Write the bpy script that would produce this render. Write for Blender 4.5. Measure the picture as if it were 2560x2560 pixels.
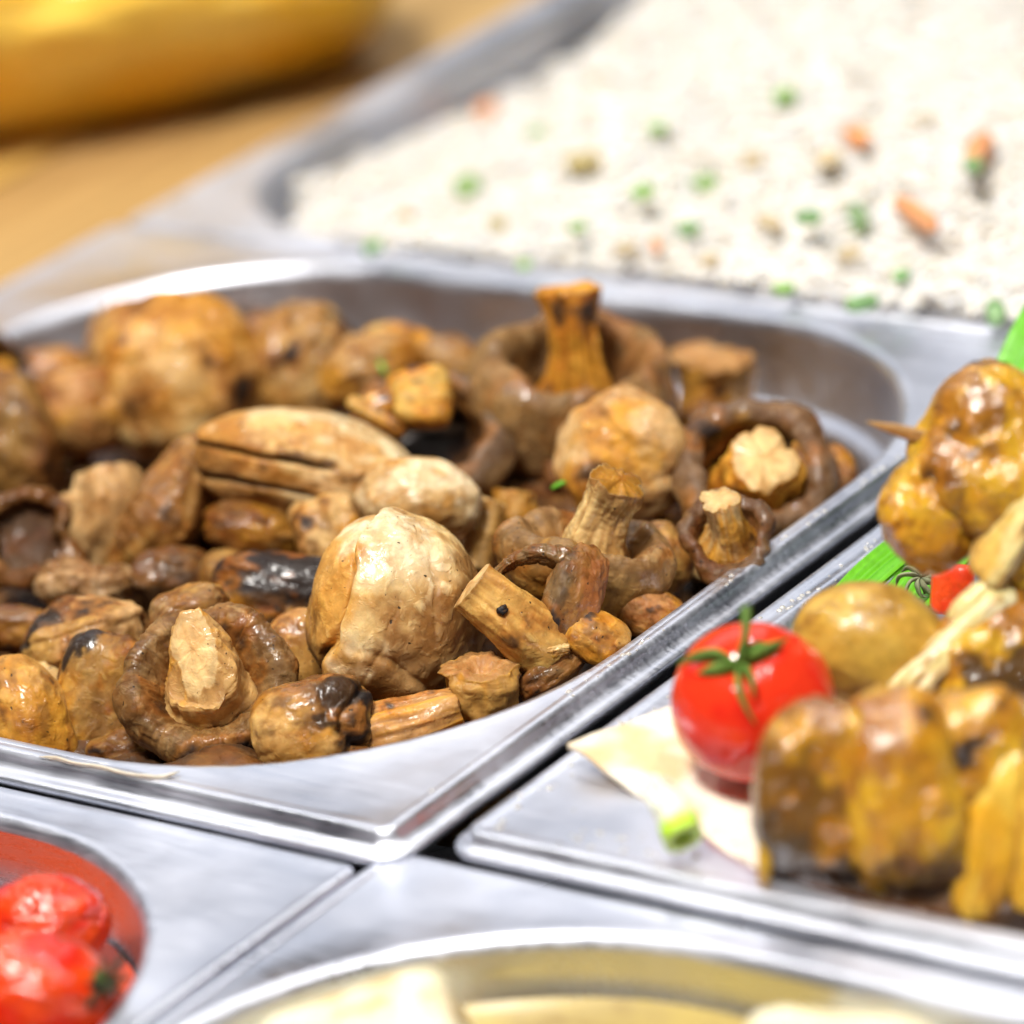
import bpy, math, random
import numpy as np
from mathutils import Matrix, Vector

# ------------------------------------------------------------------ camera, light, exposure
for o in list(bpy.data.objects): bpy.data.objects.remove(o)
SC = bpy.context.scene
COL = SC.collection
F_PX, PITCH, ROLL, YAW, DIST = 12000., math.radians(22.9), math.radians(-8.97), math.radians(40.16), 1.15
_fw = np.array([0, math.cos(PITCH), -math.sin(PITCH)]); _r = np.array([1., 0, 0]); _u = np.cross(_r, _fw)
_r2 = _r * math.cos(ROLL) + _u * math.sin(ROLL); _u2 = -_r * math.sin(ROLL) + _u * math.cos(ROLL)
_B = np.array([math.cos(YAW), -math.sin(YAW), 0]); _A = np.array([math.sin(YAW), math.cos(YAW), 0]); _Z = np.array([0, 0, 1.])
RW = np.array([_B, _A, _Z])                  # world x runs along the front edges of the pans, y along their sides
FW, RI, UP = RW @ _fw, RW @ _r2, RW @ _u2
CAMPOS = -FW * DIST
CM = np.array([RI, UP, -FW]).T               # camera axes (right, up, towards the camera) to world
cd = bpy.data.cameras.new('camera'); cam = bpy.data.objects.new('camera', cd); COL.objects.link(cam)
cam.matrix_world = Matrix([[*CM[i], CAMPOS[i]] for i in range(3)] + [[0, 0, 0, 1]])
cd.sensor_width = 36; cd.lens = F_PX / 2560 * 36; cd.clip_start = .05; cd.clip_end = 50
cd.dof.use_dof = True; cd.dof.focus_distance = 1.074; cd.dof.aperture_fstop = 6.3; cd.dof.aperture_blades = 9
SC.camera = cam
SC.cycles.use_denoising = True
SC.cycles.max_bounces = 8; SC.cycles.sample_clamp_indirect = 6
SC.view_settings.view_transform = 'Standard'; SC.view_settings.look = 'None'
SC.view_settings.exposure = .08; SC.view_settings.gamma = 1
W = bpy.data.worlds.new('World'); SC.world = W; W.use_nodes = True
W.node_tree.nodes['Background'].inputs[0].default_value = (.80, .87, 1., 1); W.node_tree.nodes['Background'].inputs[1].default_value = .045

def area(name, pos, energy, sx, sy=None, color=(1, .97, .93), target=(0, 0, 0)):
    l = bpy.data.lights.new(name, 'AREA'); l.energy = energy; l.color = color
    l.shape = 'RECTANGLE' if sy else 'DISK'; l.size = sx
    if sy: l.size_y = sy
    o = bpy.data.objects.new(name, l); COL.objects.link(o); o.location = pos
    o.rotation_euler = (Vector(target) - Vector(pos)).to_track_quat('-Z', 'Y').to_euler(); o['kind'] = 'helper'
    return o
def camdir(az, el, d):                        # az: 0 = beyond the pans as seen from the camera, positive to the right
    fh = np.array([FW[0], FW[1], 0]); fh /= np.linalg.norm(fh); rh = np.array([fh[1], -fh[0], 0])
    a, e = math.radians(az), math.radians(el)
    return tuple(d * (math.cos(e) * (math.cos(a) * fh + math.sin(a) * rh) + np.array([0, 0, math.sin(e)])))
area('reflection_softbox', camdir(-12, 40, 1.9), 6.8, 2.3, 1.0, (.90, .93, 1.))  # unseen softbox added beyond the pans for fill and steel reflections
area('key_lamp', camdir(-160, 64, 2.4), 92, .55, None, (1, .96, .90))
for az, el, en in ((150, 60, 1.6), (95, 62, 1.4), (-70, 60, 1.8), (20, 66, 2.6)):
    area('spot_lamp', camdir(az, el, 1.15), en, .03, None, (1, .96, .91))

# ------------------------------------------------------------------ helpers
K = 2560 / 1932
def P(x, y, z=0.):                            # where the sight line of a photo point (1932 px frame) meets height z
    d = FW * F_PX + RI * (x * K - 1280) - UP * (y * K - 1280)
    return CAMPOS + d * ((z - CAMPOS[2]) / d[2])
def mpp(p): return float((np.asarray(p) - CAMPOS) @ FW) / F_PX * K        # metres per photo px at point p
def C2W(v): return np.asarray(v, float) @ CM.T

def _h(ix, iy, iz, s):
    h = (ix * 374761393 + iy * 668265263 + iz * 1440662683 + s * 1274126177) & 0xffffffff
    h = ((h ^ (h >> 13)) * 1274126177) & 0xffffffff; h = ((h ^ (h >> 16)) * 2246822519) & 0xffffffff
    return ((h ^ (h >> 15)) & 0xffffff) / float(0x7fffff) - 1.
def noise(p, seed=0):
    p = np.asarray(p, float); i = np.floor(p).astype(np.int64); f = p - i; f = f * f * f * (f * (f * 6 - 15) + 10)
    r = 0
    for dx in (0, 1):
        for dy in (0, 1):
            for dz in (0, 1):
                w = (f[:, 0] if dx else 1 - f[:, 0]) * (f[:, 1] if dy else 1 - f[:, 1]) * (f[:, 2] if dz else 1 - f[:, 2])
                r = r + w * _h(i[:, 0] + dx, i[:, 1] + dy, i[:, 2] + dz, seed)
    return r
def fbm(p, seed=0, o=4, g=.5):
    p = np.asarray(p, float); a, r, t = 1., 0, 0
    for k in range(o): r = r + a * noise(p * 2.03 ** k + 17.3 * k, seed + k); t += a; a *= g
    return r / t
def ridge(p, seed=0, o=3):
    p = np.asarray(p, float); a, r, t = 1., 0, 0
    for k in range(o): r = r + a * (1 - 2 * np.abs(noise(p * 2.1 ** k + 9.1 * k, seed + k))); t += a; a *= .5
    return r / t
def ss(a, b, x): t = np.clip((x - a) / (b - a), 0, 1); return t * t * (3 - 2 * t)
def mix(c, d, t): t = np.asarray(t)[..., None]; return np.asarray(c) * (1 - t) + np.asarray(d) * t

def mk(name, V, F, mat, parent=None, cols=None, loc=None, smooth=True):
    V = np.asarray(V, float)
    if loc is None: loc = np.zeros(3)
    V = V - np.asarray(loc)
    me = bpy.data.meshes.new(name)
    if isinstance(F, np.ndarray):
        n = F.shape[1]
        me.vertices.add(len(V)); me.vertices.foreach_set('co', V.astype(np.float32).ravel())
        me.loops.add(F.size); me.loops.foreach_set('vertex_index', F.astype(np.int32).ravel())
        me.polygons.add(len(F)); me.polygons.foreach_set('loop_start', np.arange(0, F.size, n, dtype=np.int32))
        me.polygons.foreach_set('loop_total', np.full(len(F), n, np.int32)); me.update(calc_edges=True)
    else:
        me.from_pydata(V.tolist(), [], F)
    me.polygons.foreach_set('use_smooth', np.full(len(me.polygons), smooth))
    if cols is not None:
        c = np.ones((len(V), 4), np.float32); cols = np.asarray(cols); c[:, :cols.shape[1]] = cols
        at = me.color_attributes.new('Col', 'FLOAT_COLOR', 'POINT'); at.data.foreach_set('color', c.ravel())
    me.update(); me.materials.append(mat)
    o = bpy.data.objects.new(name, me); COL.objects.link(o)
    if parent is not None:
        o.parent = parent
        o.location = np.asarray(loc) - np.asarray(parent.location)
    else: o.location = loc
    return o
def tag(o, label, cat, group=None):
    o['label'] = label; o['category'] = cat
    if group: o['group'] = group
    return o
def thing(name, loc, label, cat, group=None):
    o = bpy.data.objects.new(name, None); COL.objects.link(o); o.location = loc; o.empty_display_size = .01
    return tag(o, label, cat, group)
def gridF(nu, nv, wrap=True):                 # nv rings of nu vertices
    i = np.arange(nv - 1)[:, None]; j = np.arange(nu if wrap else nu - 1)[None, :]; j2 = (j + 1) % nu
    return np.stack([i * nu + j, i * nu + j2, (i + 1) * nu + j2, (i + 1) * nu + j], -1).reshape(-1, 4)
def spline(pts, n):
    p = np.asarray(pts, float); q = np.vstack([2 * p[0] - p[1], p, 2 * p[-1] - p[-2]])
    t = np.linspace(0, len(p) - 1 - 1e-9, n); i = t.astype(int); u = (t - i)[:, None]
    a, b, c, d = q[i], q[i + 1], q[i + 2], q[i + 3]
    return .5 * (2 * b + (c - a) * u + (2 * a - 5 * b + 4 * c - d) * u * u + (3 * b - 3 * c + d - a) * u ** 3)
def normals(V, nu, nv):
    G = V.reshape(nv, nu, 3); du = np.roll(G, -1, 1) - np.roll(G, 1, 1); dv = np.gradient(G, axis=0)
    n = np.cross(du, dv); l = np.linalg.norm(n, axis=2, keepdims=True); return (n / np.maximum(l, 1e-12)).reshape(-1, 3)
def frame(ax, spin=0.):                       # columns: local x, y, z(=ax) in camera axes
    z = np.asarray(ax, float); z = z / np.linalg.norm(z)
    t = np.array([1., 0, 0]) if abs(z[0]) < .9 else np.array([0, 1., 0])
    x = t - z * (t @ z); x /= np.linalg.norm(x); y = np.cross(z, x); s = math.radians(spin)
    return np.array([x * math.cos(s) + y * math.sin(s), -x * math.sin(s) + y * math.cos(s), z]).T

# ------------------------------------------------------------------ materials
def newmat(name):
    m = bpy.data.materials.new(name); m.use_nodes = True; nt = m.node_tree
    return m, nt, nt.nodes, nt.links, nt.nodes['Principled BSDF']
def coords(N, L, rnd=True):
    tc = N.new('ShaderNodeTexCoord')
    if not rnd: return tc.outputs['Object']
    oi = N.new('ShaderNodeObjectInfo'); va = N.new('ShaderNodeVectorMath'); va.operation = 'ADD'
    mu = N.new('ShaderNodeMath'); mu.operation = 'MULTIPLY'; mu.inputs[1].default_value = 7.3
    L.new(oi.outputs['Random'], mu.inputs[0]); L.new(tc.outputs['Object'], va.inputs[0]); L.new(mu.outputs[0], va.inputs[1])
    return va.outputs[0]
def nnoise(N, L, co, scale, detail=4, rough=.55, dist=0):
    n = N.new('ShaderNodeTexNoise'); n.inputs['Scale'].default_value = scale; n.inputs['Detail'].default_value = detail
    n.inputs['Roughness'].default_value = rough; n.inputs['Distortion'].default_value = dist; L.new(co, n.inputs['Vector']); return n.outputs['Fac']
def ramp(N, L, fac, stops):
    r = N.new('ShaderNodeValToRGB'); e = r.color_ramp.elements
    for k, (p, c) in enumerate(stops):
        if k > 1: e.new(p)
        e[k].position = p; e[k].color = (*c, 1) if hasattr(c, '__len__') else (c, c, c, 1)
    L.new(fac, r.inputs['Fac']); return r.outputs['Color']
def mixc(N, L, fac, a, b, mode='MIX'):
    m = N.new('ShaderNodeMix'); m.data_type = 'RGBA'; m.blend_type = mode
    for s, v in ((m.inputs[0], fac), (m.inputs[6], a), (m.inputs[7], b)):
        if hasattr(v, 'node'): L.new(v, s)
        else: s.default_value = v if not hasattr(v, '__len__') else (*v, 1)[:4]
    return m.outputs[2]
def bump(N, L, h, strength, dist, prev=None):
    b = N.new('ShaderNodeBump'); b.inputs['Strength'].default_value = strength; b.inputs['Distance'].default_value = dist
    L.new(h, b.inputs['Height'])
    if prev is not None: L.new(prev, b.inputs['Normal'])
    return b.outputs['Normal']

def food_mat(name, sss=.12, rough=(.25, .6), wr=320, wdist=.0006, fine=1500, specks=0., coat=.25, sscale=.004, var=.25, srad=(1, .5, .22), mottle=0., leather=0., lscale=210, lcol=.6, wet=False, spec=.35):
    m, nt, N, L, b = newmat(name); co = coords(N, L)
    at = N.new('ShaderNodeAttribute'); at.attribute_name = 'Col'
    v = ramp(N, L, nnoise(N, L, co, 420, 5, .6), [(.3, 1 - var), (.72, 1 + var * .35)])
    c = mixc(N, L, 1., at.outputs['Color'], v, 'MULTIPLY')
    if mottle:
        mo = ramp(N, L, nnoise(N, L, co, 130, 6, .68, .6), [(.46, 0.), (.70, mottle)])
        c = mixc(N, L, mo, c, mixc(N, L, 1., c, (.60, .42, .20), 'MULTIPLY'))
    if specks:
        s = nnoise(N, L, co, 900, 1, .4); s2 = nnoise(N, L, co, 90, 2)
        mm = N.new('ShaderNodeMath'); mm.operation = 'MULTIPLY_ADD'; mm.inputs[1].default_value = .35; L.new(s2, mm.inputs[0]); L.new(s, mm.inputs[2])
        f = ramp(N, L, mm.outputs[0], [(.95 - .02 * specks, 0.), (.98 - .02 * specks, .9)])
        c = mixc(N, L, f, c, (.02, .013, .008))
    L.new(c, b.inputs['Base Color'])
    r = ramp(N, L, nnoise(N, L, co, 160, 3), [(.32, rough[0]), (.68, rough[1])])
    L.new(r, b.inputs['Roughness'])
    n = bump(N, L, nnoise(N, L, co, wr, 4, .6, 1.2), .55, wdist)
    n = bump(N, L, nnoise(N, L, co, fine, 3, .6), .35, wdist * .25, n)
    if leather:
        rg = N.new('ShaderNodeTexNoise'); rg.noise_type = 'RIDGED_MULTIFRACTAL'; rg.inputs['Scale'].default_value = lscale; rg.inputs['Detail'].default_value = 4; rg.inputs['Roughness'].default_value = .5
        rg.inputs['Distortion'].default_value = .5; rg.inputs['Offset'].default_value = .9; rg.inputs['Gain'].default_value = 2.2; rg.normalize = True; L.new(co, rg.inputs['Vector'])
        wl = ramp(N, L, rg.outputs['Fac'], [(.25, 0.), (.9, 1.)]); inv = N.new('ShaderNodeInvert'); L.new(wl, inv.inputs['Color'])
        n = bump(N, L, inv.outputs[0], .7, leather, n)
        cm = N.new('ShaderNodeMath'); cm.operation = 'MULTIPLY'; L.new(wl, cm.inputs[0]); L.new(ramp(N, L, nnoise(N, L, co, 70, 3), [(.4, .1), (.62, lcol)]), cm.inputs[1])
        c = mixc(N, L, cm.outputs[0], c, mixc(N, L, 1., c, (.62, .45, .26), 'MULTIPLY')); L.new(c, b.inputs['Base Color'])
    L.new(n, b.inputs['Normal'])
    b.inputs['Subsurface Weight'].default_value = sss; b.inputs['Subsurface Scale'].default_value = sscale
    b.inputs['Subsurface Radius'].default_value = srad
    if wet: L.new(ramp(N, L, nnoise(N, L, co, 95, 3), [(.5, 0.), (.6, coat)]), b.inputs['Coat Weight'])
    b.inputs['Specular IOR Level'].default_value = spec
    b.inputs['Coat Weight'].default_value = coat; b.inputs['Coat Roughness'].default_value = .14
    L.new(n, b.inputs['Coat Normal'])
    return m
M_MUSH = food_mat('roasted_mushroom', .28, (.42, .66), 200, .0004, 1300, 1.5, .75, .005, .25, (1, .55, .25), .5, .00022, 300, .85, True, .22)
M_STEM = food_mat('mushroom_stem', .3, (.42, .66), 260, .0004, 1500, .3, .5, .005, .25, (1, .6, .3), .35, .0002, 300, .6, True, .22)
M_MEAT = food_mat('glazed_meat', .2, (.18, .36), 230, .0010, 1300, .3, .9, mottle=.3, leather=.0004, lscale=160, lcol=.5)
M_POTATO = food_mat('potato_skin', .10, (.25, .5), 260, .0004, 1900, .3, .4)
M_ONION = food_mat('onion_flesh', .25, (.3, .5), 200, .0004, 1500, 0, .25)
M_TOM = food_mat('tomato_skin', .12, (.10, .16), 60, .0001, 900, 0, .4, .006, .08, (1, .2, .1))
M_RTOM = food_mat('roasted_tomato_skin', .12, (.12, .26), 170, .0006, 900, 0, .8, .006, .15, (1, .2, .1), 0., .0003)
M_GREEN = food_mat('green_leaf', .05, (.35, .5), 220, .0003, 1500, 0, .1, .002, .2, (.4, 1, .2))
M_HERB = food_mat('dried_herb', 0, (.55, .8), 500, .0005, 2200, 0, 0)
M_BREAD = food_mat('bread_crust', .06, (.22, .5), 90, .0012, 700, 0, .4, .004, .2)
M_FLAT = food_mat('flatbread', .1, (.5, .7), 150, .0005, 1500, 0, 0, .003, .12)
M_RICE = food_mat('rice', .6, (.4, .55), 300, .0001, 1500, 0, .1, .002, .06, (1, .8, .6))
M_CHEESE = food_mat('cream_slab', .2, (.35, .55), 130, .0008, 1000, 0, .15)

def steel(name, rough=.2, tint=(.80, .81, .84), dirt=.0, dirtc=(.35, .26, .08)):
    m, nt, N, L, b = newmat(name); co = coords(N, L, False)
    mp = N.new('ShaderNodeMapping'); mp.inputs['Scale'].default_value = (60, 900, 900); L.new(co, mp.inputs['Vector'])
    s = nnoise(N, L, mp.outputs[0], 1., 4, .6); l = nnoise(N, L, co, 25, 4)
    mm = N.new('ShaderNodeMath'); mm.operation = 'MULTIPLY_ADD'; mm.inputs[1].default_value = .5; L.new(s, mm.inputs[0]); L.new(l, mm.inputs[2])
    L.new(ramp(N, L, mm.outputs[0], [(.5, rough * .6), (1., rough * 1.7)]), b.inputs['Roughness'])
    b.inputs['Metallic'].default_value = 1
    c = mixc(N, L, ramp(N, L, nnoise(N, L, co, 60, 5, .65), [(.45, 0.), (.62, .5)]), tint, tuple(t * .86 for t in tint))
    L.new(c, b.inputs['Base Color'])
    n = bump(N, L, s, .07, .0005); n = bump(N, L, nnoise(N, L, co, 18, 2), .25, .001, n)
    L.new(n, b.inputs['Normal'])
    return m
M_STEEL = steel('brushed_steel', .36, (.73, .755, .84))
M_STEEL2 = steel('smooth_steel', .24, (.80, .82, .88))

# ------------------------------------------------------------------ table and pans
def plain(name, c, rough=.6, metal=0., noise_amt=.3, scale=60):
    m, nt, N, L, b = newmat(name); co = coords(N, L, False)
    v = ramp(N, L, nnoise(N, L, co, scale, 5), [(.3, 1 - noise_amt), (.7, 1.)])
    L.new(mixc(N, L, 1., c, v, 'MULTIPLY'), b.inputs['Base Color']); b.inputs['Roughness'].default_value = rough; b.inputs['Metallic'].default_value = metal
    return m
def box(x0, x1, y0, y1, z0, z1, bev=.001):
    xs, ys, zs = (x0, x1), (y0, y1), (z0, z1); V = []; 
    for z, i in ((z0, 0), (z1 - bev, 0), (z1, bev)):
        V += [(x0 + i, y0 + i, z), (x1 - i, y0 + i, z), (x1 - i, y1 - i, z), (x0 + i, y1 - i, z)]
    F = [(3, 2, 1, 0), (8, 9, 10, 11)]
    for k in (0, 4):
        for j in range(4): F.append((k + j, k + (j + 1) % 4, k + 4 + (j + 1) % 4, k + 4 + j))
    return V, F
V, F = box(-.30, .55, -.6, .6, -.12, -.098)
o = mk('counter_top', V, F, plain('dark_counter', (.012, .012, .013), .5), smooth=False); o['kind'] = 'structure'; 

def rrect(x0, x1, y0, y1, r, z, k=14, m=18):
    pts = []
    for cx, cy, a0 in ((x1 - r, y1 - r, 0), (x0 + r, y1 - r, 90), (x0 + r, y0 + r, 180), (x1 - r, y0 + r, 270)):
        for i in range(k + 1):
            a = math.radians(a0 + 90 * i / k); pts.append((cx + r * math.cos(a), cy + r * math.sin(a)))
    out = []
    for c in range(4):
        seg = pts[c * (k + 1):(c + 1) * (k + 1)]; out += seg
        p, q = seg[-1], pts[((c + 1) * (k + 1)) % len(pts)]
        for i in range(1, m): out.append((p[0] + (q[0] - p[0]) * i / m, p[1] + (q[1] - p[1]) * i / m))
    return np.array([(x, y, z) for x, y in out])
def pan(label, outer, opening, ro, zt, depth, drop=.0042, flare=.0046, r_out=.004, group='steel food pans', mat=None, shoulder=.022, slope=.10, mb=None):
    X0, X1, Y0, Y1 = outer; x0, x1, y0, y1 = opening; mat = mat or M_STEEL
    t = thing('food_pan', ((X0 + X1) / 2, (Y0 + Y1) / 2, zt - depth), label, 'pan', group)
    def O(g, z): return rrect(X0 - g, X1 + g, Y0 - g, Y1 + g, max(r_out + g, .0006), zt + z)
    def I(g, z): return rrect(x0 + g, x1 - g, y0 + g, y1 - g, max(ro - g, .004), zt + z)
    # flange: turned-down edge, crest, sheet, rounded bead into the well
    rings = [O(flare * g_, -drop * z_) for g_, z_ in ((.96, 1.5), (1.02, 1.32), (1., 1.12), (.92, 1.02), (.62, .95), (.30, .84), (.12, .64), (.04, .36))] + [O(-.0004, -.0005), O(-.0013, -.0001), O(-.0028, -.0003)]
    a, b = O(-.0036, -.0006), I(-.0030, -.0006)
    for s in (.0, .3, .65, 1.): rings.append(a * (1 - s) + b * s)
    for g, z in ((-.0018, -.0002), (-.0004, -.0002), (.0010, -.0012), (.0018, -.0032)): rings.append(I(g, z))
    n = len(rings[0]); mk('flange', np.vstack(rings), gridF(n, len(rings)), mat, t)
    w = [(.0018, -.0032), (.0024, -.008), (.0024 + slope * (shoulder - .008), -shoulder), (.0040 + slope * (shoulder - .008), -shoulder - .0012), (.0068 + slope * (shoulder - .008), -shoulder - .0022)]
    g0 = w[-1][0]
    w += [(g0 + .0012, -shoulder - .0042), (g0 + .0012 + slope * (depth - shoulder - .014), -depth + .010), (g0 + .004 + slope * (depth - shoulder - .014), -depth + .004), (g0 + .010 + slope * (depth - shoulder - .014), -depth + .001), (g0 + .016 + slope * (depth - shoulder - .014), -depth)]
    wr = [I(*q) for q in w]; mk('wall', np.vstack(wr), gridF(n, len(wr)), mat if mb is None else mb, t)
    fl = [wr[-1]]; c = wr[-1].mean(0)
    for s in (.6, .25, .002): fl.append(c + (wr[-1] - c) * s)
    mk('floor_plate', np.vstack(fl), gridF(n, len(fl)), mat if mb is None else mb, t)
    return t
pan('steel pan filled with roasted mushrooms', (-.2440, .0752, -.1452, .1325), (-.2190, .0702, -.1400, .1270), .085, 0., .058)
pan('steel pan filled with white vegetable rice', (-.2440, .0752, .1365, .4100), (-.2320, .0650, .1440, .4000), .060, -.001, .050, mat=steel('dull_steel', .5, (.70, .72, .79)))
pan('steel pan holding kebab skewers, a fresh tomato and flatbread', (.0895, .4050, -.1385, .1400), (.0975, .3950, -.1330, .1330), .085, 0., .040, drop=.0034, flare=.0032, shoulder=.015)
pan('steel pan holding wrinkled roasted tomatoes', (-.2500, .0712, -.4300, -.1505), (-.2400, .0652, -.4200, -.1619), .080, -.0056, .045, drop=.004, flare=.0003, mb=M_STEEL2)
pan('steel pan with pale slabs on yellow oil', (.0725, .3900, -.4300, -.1420), (.0782, .3800, -.4200, -.1507), .085, -.0056, .036, drop=.004, flare=.0003, shoulder=.014, mb=M_STEEL2)

# ------------------------------------------------------------------ mushroom builders (camera-axis local coordinates, metres)
CREAM, GOLD, TAN, BROWN, DARK, CHAR = [np.array(c) for c in ((.78, .57, .26), (.64, .305, .035), (.46, .255, .065), (.20, .09, .022), (.065, .033, .014), (.012, .010, .012))]
CUT, RIMC, GILL, PINK = [np.array(c) for c in ((.74, .51, .23), (.225, .135, .055), (.050, .027, .012), (.52, .28, .10))]

def scorch(C, e, char, base):
    T = .60 - .5 * char
    C = mix(C, np.asarray(base) * np.array((.80, .55, .32)), ss(T - .48, T - .16, e) * .75)
    C = mix(C, BROWN * .75, ss(T - .30, T - .06, e) * .85)
    return mix(C, CHAR * 1.6, ss(T - .14, T + .10, e) * .92)

def cup(R, H=.75, inner=.62, depth=.35, seed=0, lobes=.07, wr=.03, sq=1., char=.2, outer=(TAN, BROWN), rimc=RIMC, gill=GILL, nu=128, nv=84, rimh=.0, thick=1.):
    c = [(1e-4, -H), (.30, -.98 * H), (.62, -.86 * H), (.88, -.58 * H), (1.0, -.26 * H), (1.04, -.02), (.98, .13 * thick), (.83, .20 * thick), (.67, .13 * thick), (inner, -.04), (inner - .06, -.17), (inner * .85, -depth), (inner * .4, -depth - .05), (1e-4, -depth - .06)]
    pr = spline(c, nv); th = np.linspace(0, 2 * np.pi, nu, endpoint=False)
    t = np.linspace(0, 1, nv)[:, None] + 0 * th[None]; TH = th[None] + 0 * t
    r = pr[:, 0:1] + 0 * TH; z = pr[:, 1:2] + 0 * TH
    q = np.stack([np.cos(TH) * 1.1, np.sin(TH) * 1.1, z * .8], -1).reshape(-1, 3)
    lo = fbm(q * 1.3, seed, 3).reshape(nv, nu)
    r = r * (1 + lobes * 2.8 * lo + lobes * .4 * fbm(q * 3.1, seed + 2, 2).reshape(nv, nu))
    ed = ss(.25, .95, r)
    z = z + ed * (lobes * 1.9 * fbm(np.stack([np.cos(TH) * 1.5, np.sin(TH) * 1.5, 0 * TH + 5], -1).reshape(-1, 3), seed + 9, 3).reshape(nv, nu) + rimh * np.cos(TH))
    V = np.stack([r * np.cos(TH), r * np.sin(TH) * sq, z], -1).reshape(-1, 3)
    n = normals(V, nu, nv); tf = t.ravel(); rim = np.exp(-((tf - .53) / .16) ** 2)
    pl = ridge(np.stack([np.cos(TH) * 11, np.sin(TH) * 11, t * 4 + .8 * lo], -1).reshape(-1, 3), seed + 3, 3)      # pleats across the rim
    iso = ridge(V * 2.6, seed + 5, 4)
    gl = np.cos(TH.ravel() * 46 + 2 * lo.ravel()) * ss(.66, .74, tf) * (1 - ss(.86, .97, tf))
    is2 = ridge(V * 6.5 + .8 * fbm(V * 3, seed + 8, 2)[:, None], seed + 6, 3)
    d = -wr * (.95 * ss(-.2, 1., pl) * (.15 + rim) + .7 * ss(.2, 1., iso) + .35 * ss(.1, 1., is2)) + .012 * gl + rim * thick * .075 * fbm(np.stack([np.cos(TH) * 1.7, np.sin(TH) * 1.7, t * .8 + 3], -1).reshape(-1, 3), seed + 15, 2) * 1.6
    V = V + n * d[:, None]
    a = fbm(V * 1.7 + 3, seed + 11, 4); b_ = fbm(V * 2.7 - 5, seed + 12, 4); e = fbm(V * 1.9 + 8, seed + 13, 4)
    C = mix(outer[0], outer[1], ss(-.35, .35, a))
    C = mix(C, rimc * (1 + .9 * b_[:, None]), np.clip(rim * 1.15, 0, 1) * ss(-.5, .1, b_ + .25))
    C = mix(C, gill, ss(.60, .70, tf) * (1 - .3 * ss(-.1, .4, a)))
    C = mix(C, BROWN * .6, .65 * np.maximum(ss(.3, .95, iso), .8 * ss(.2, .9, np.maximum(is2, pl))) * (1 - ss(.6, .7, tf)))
    C = scorch(C, e, char, outer[0])
    return V * R, gridF(nu, nv), C

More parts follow.
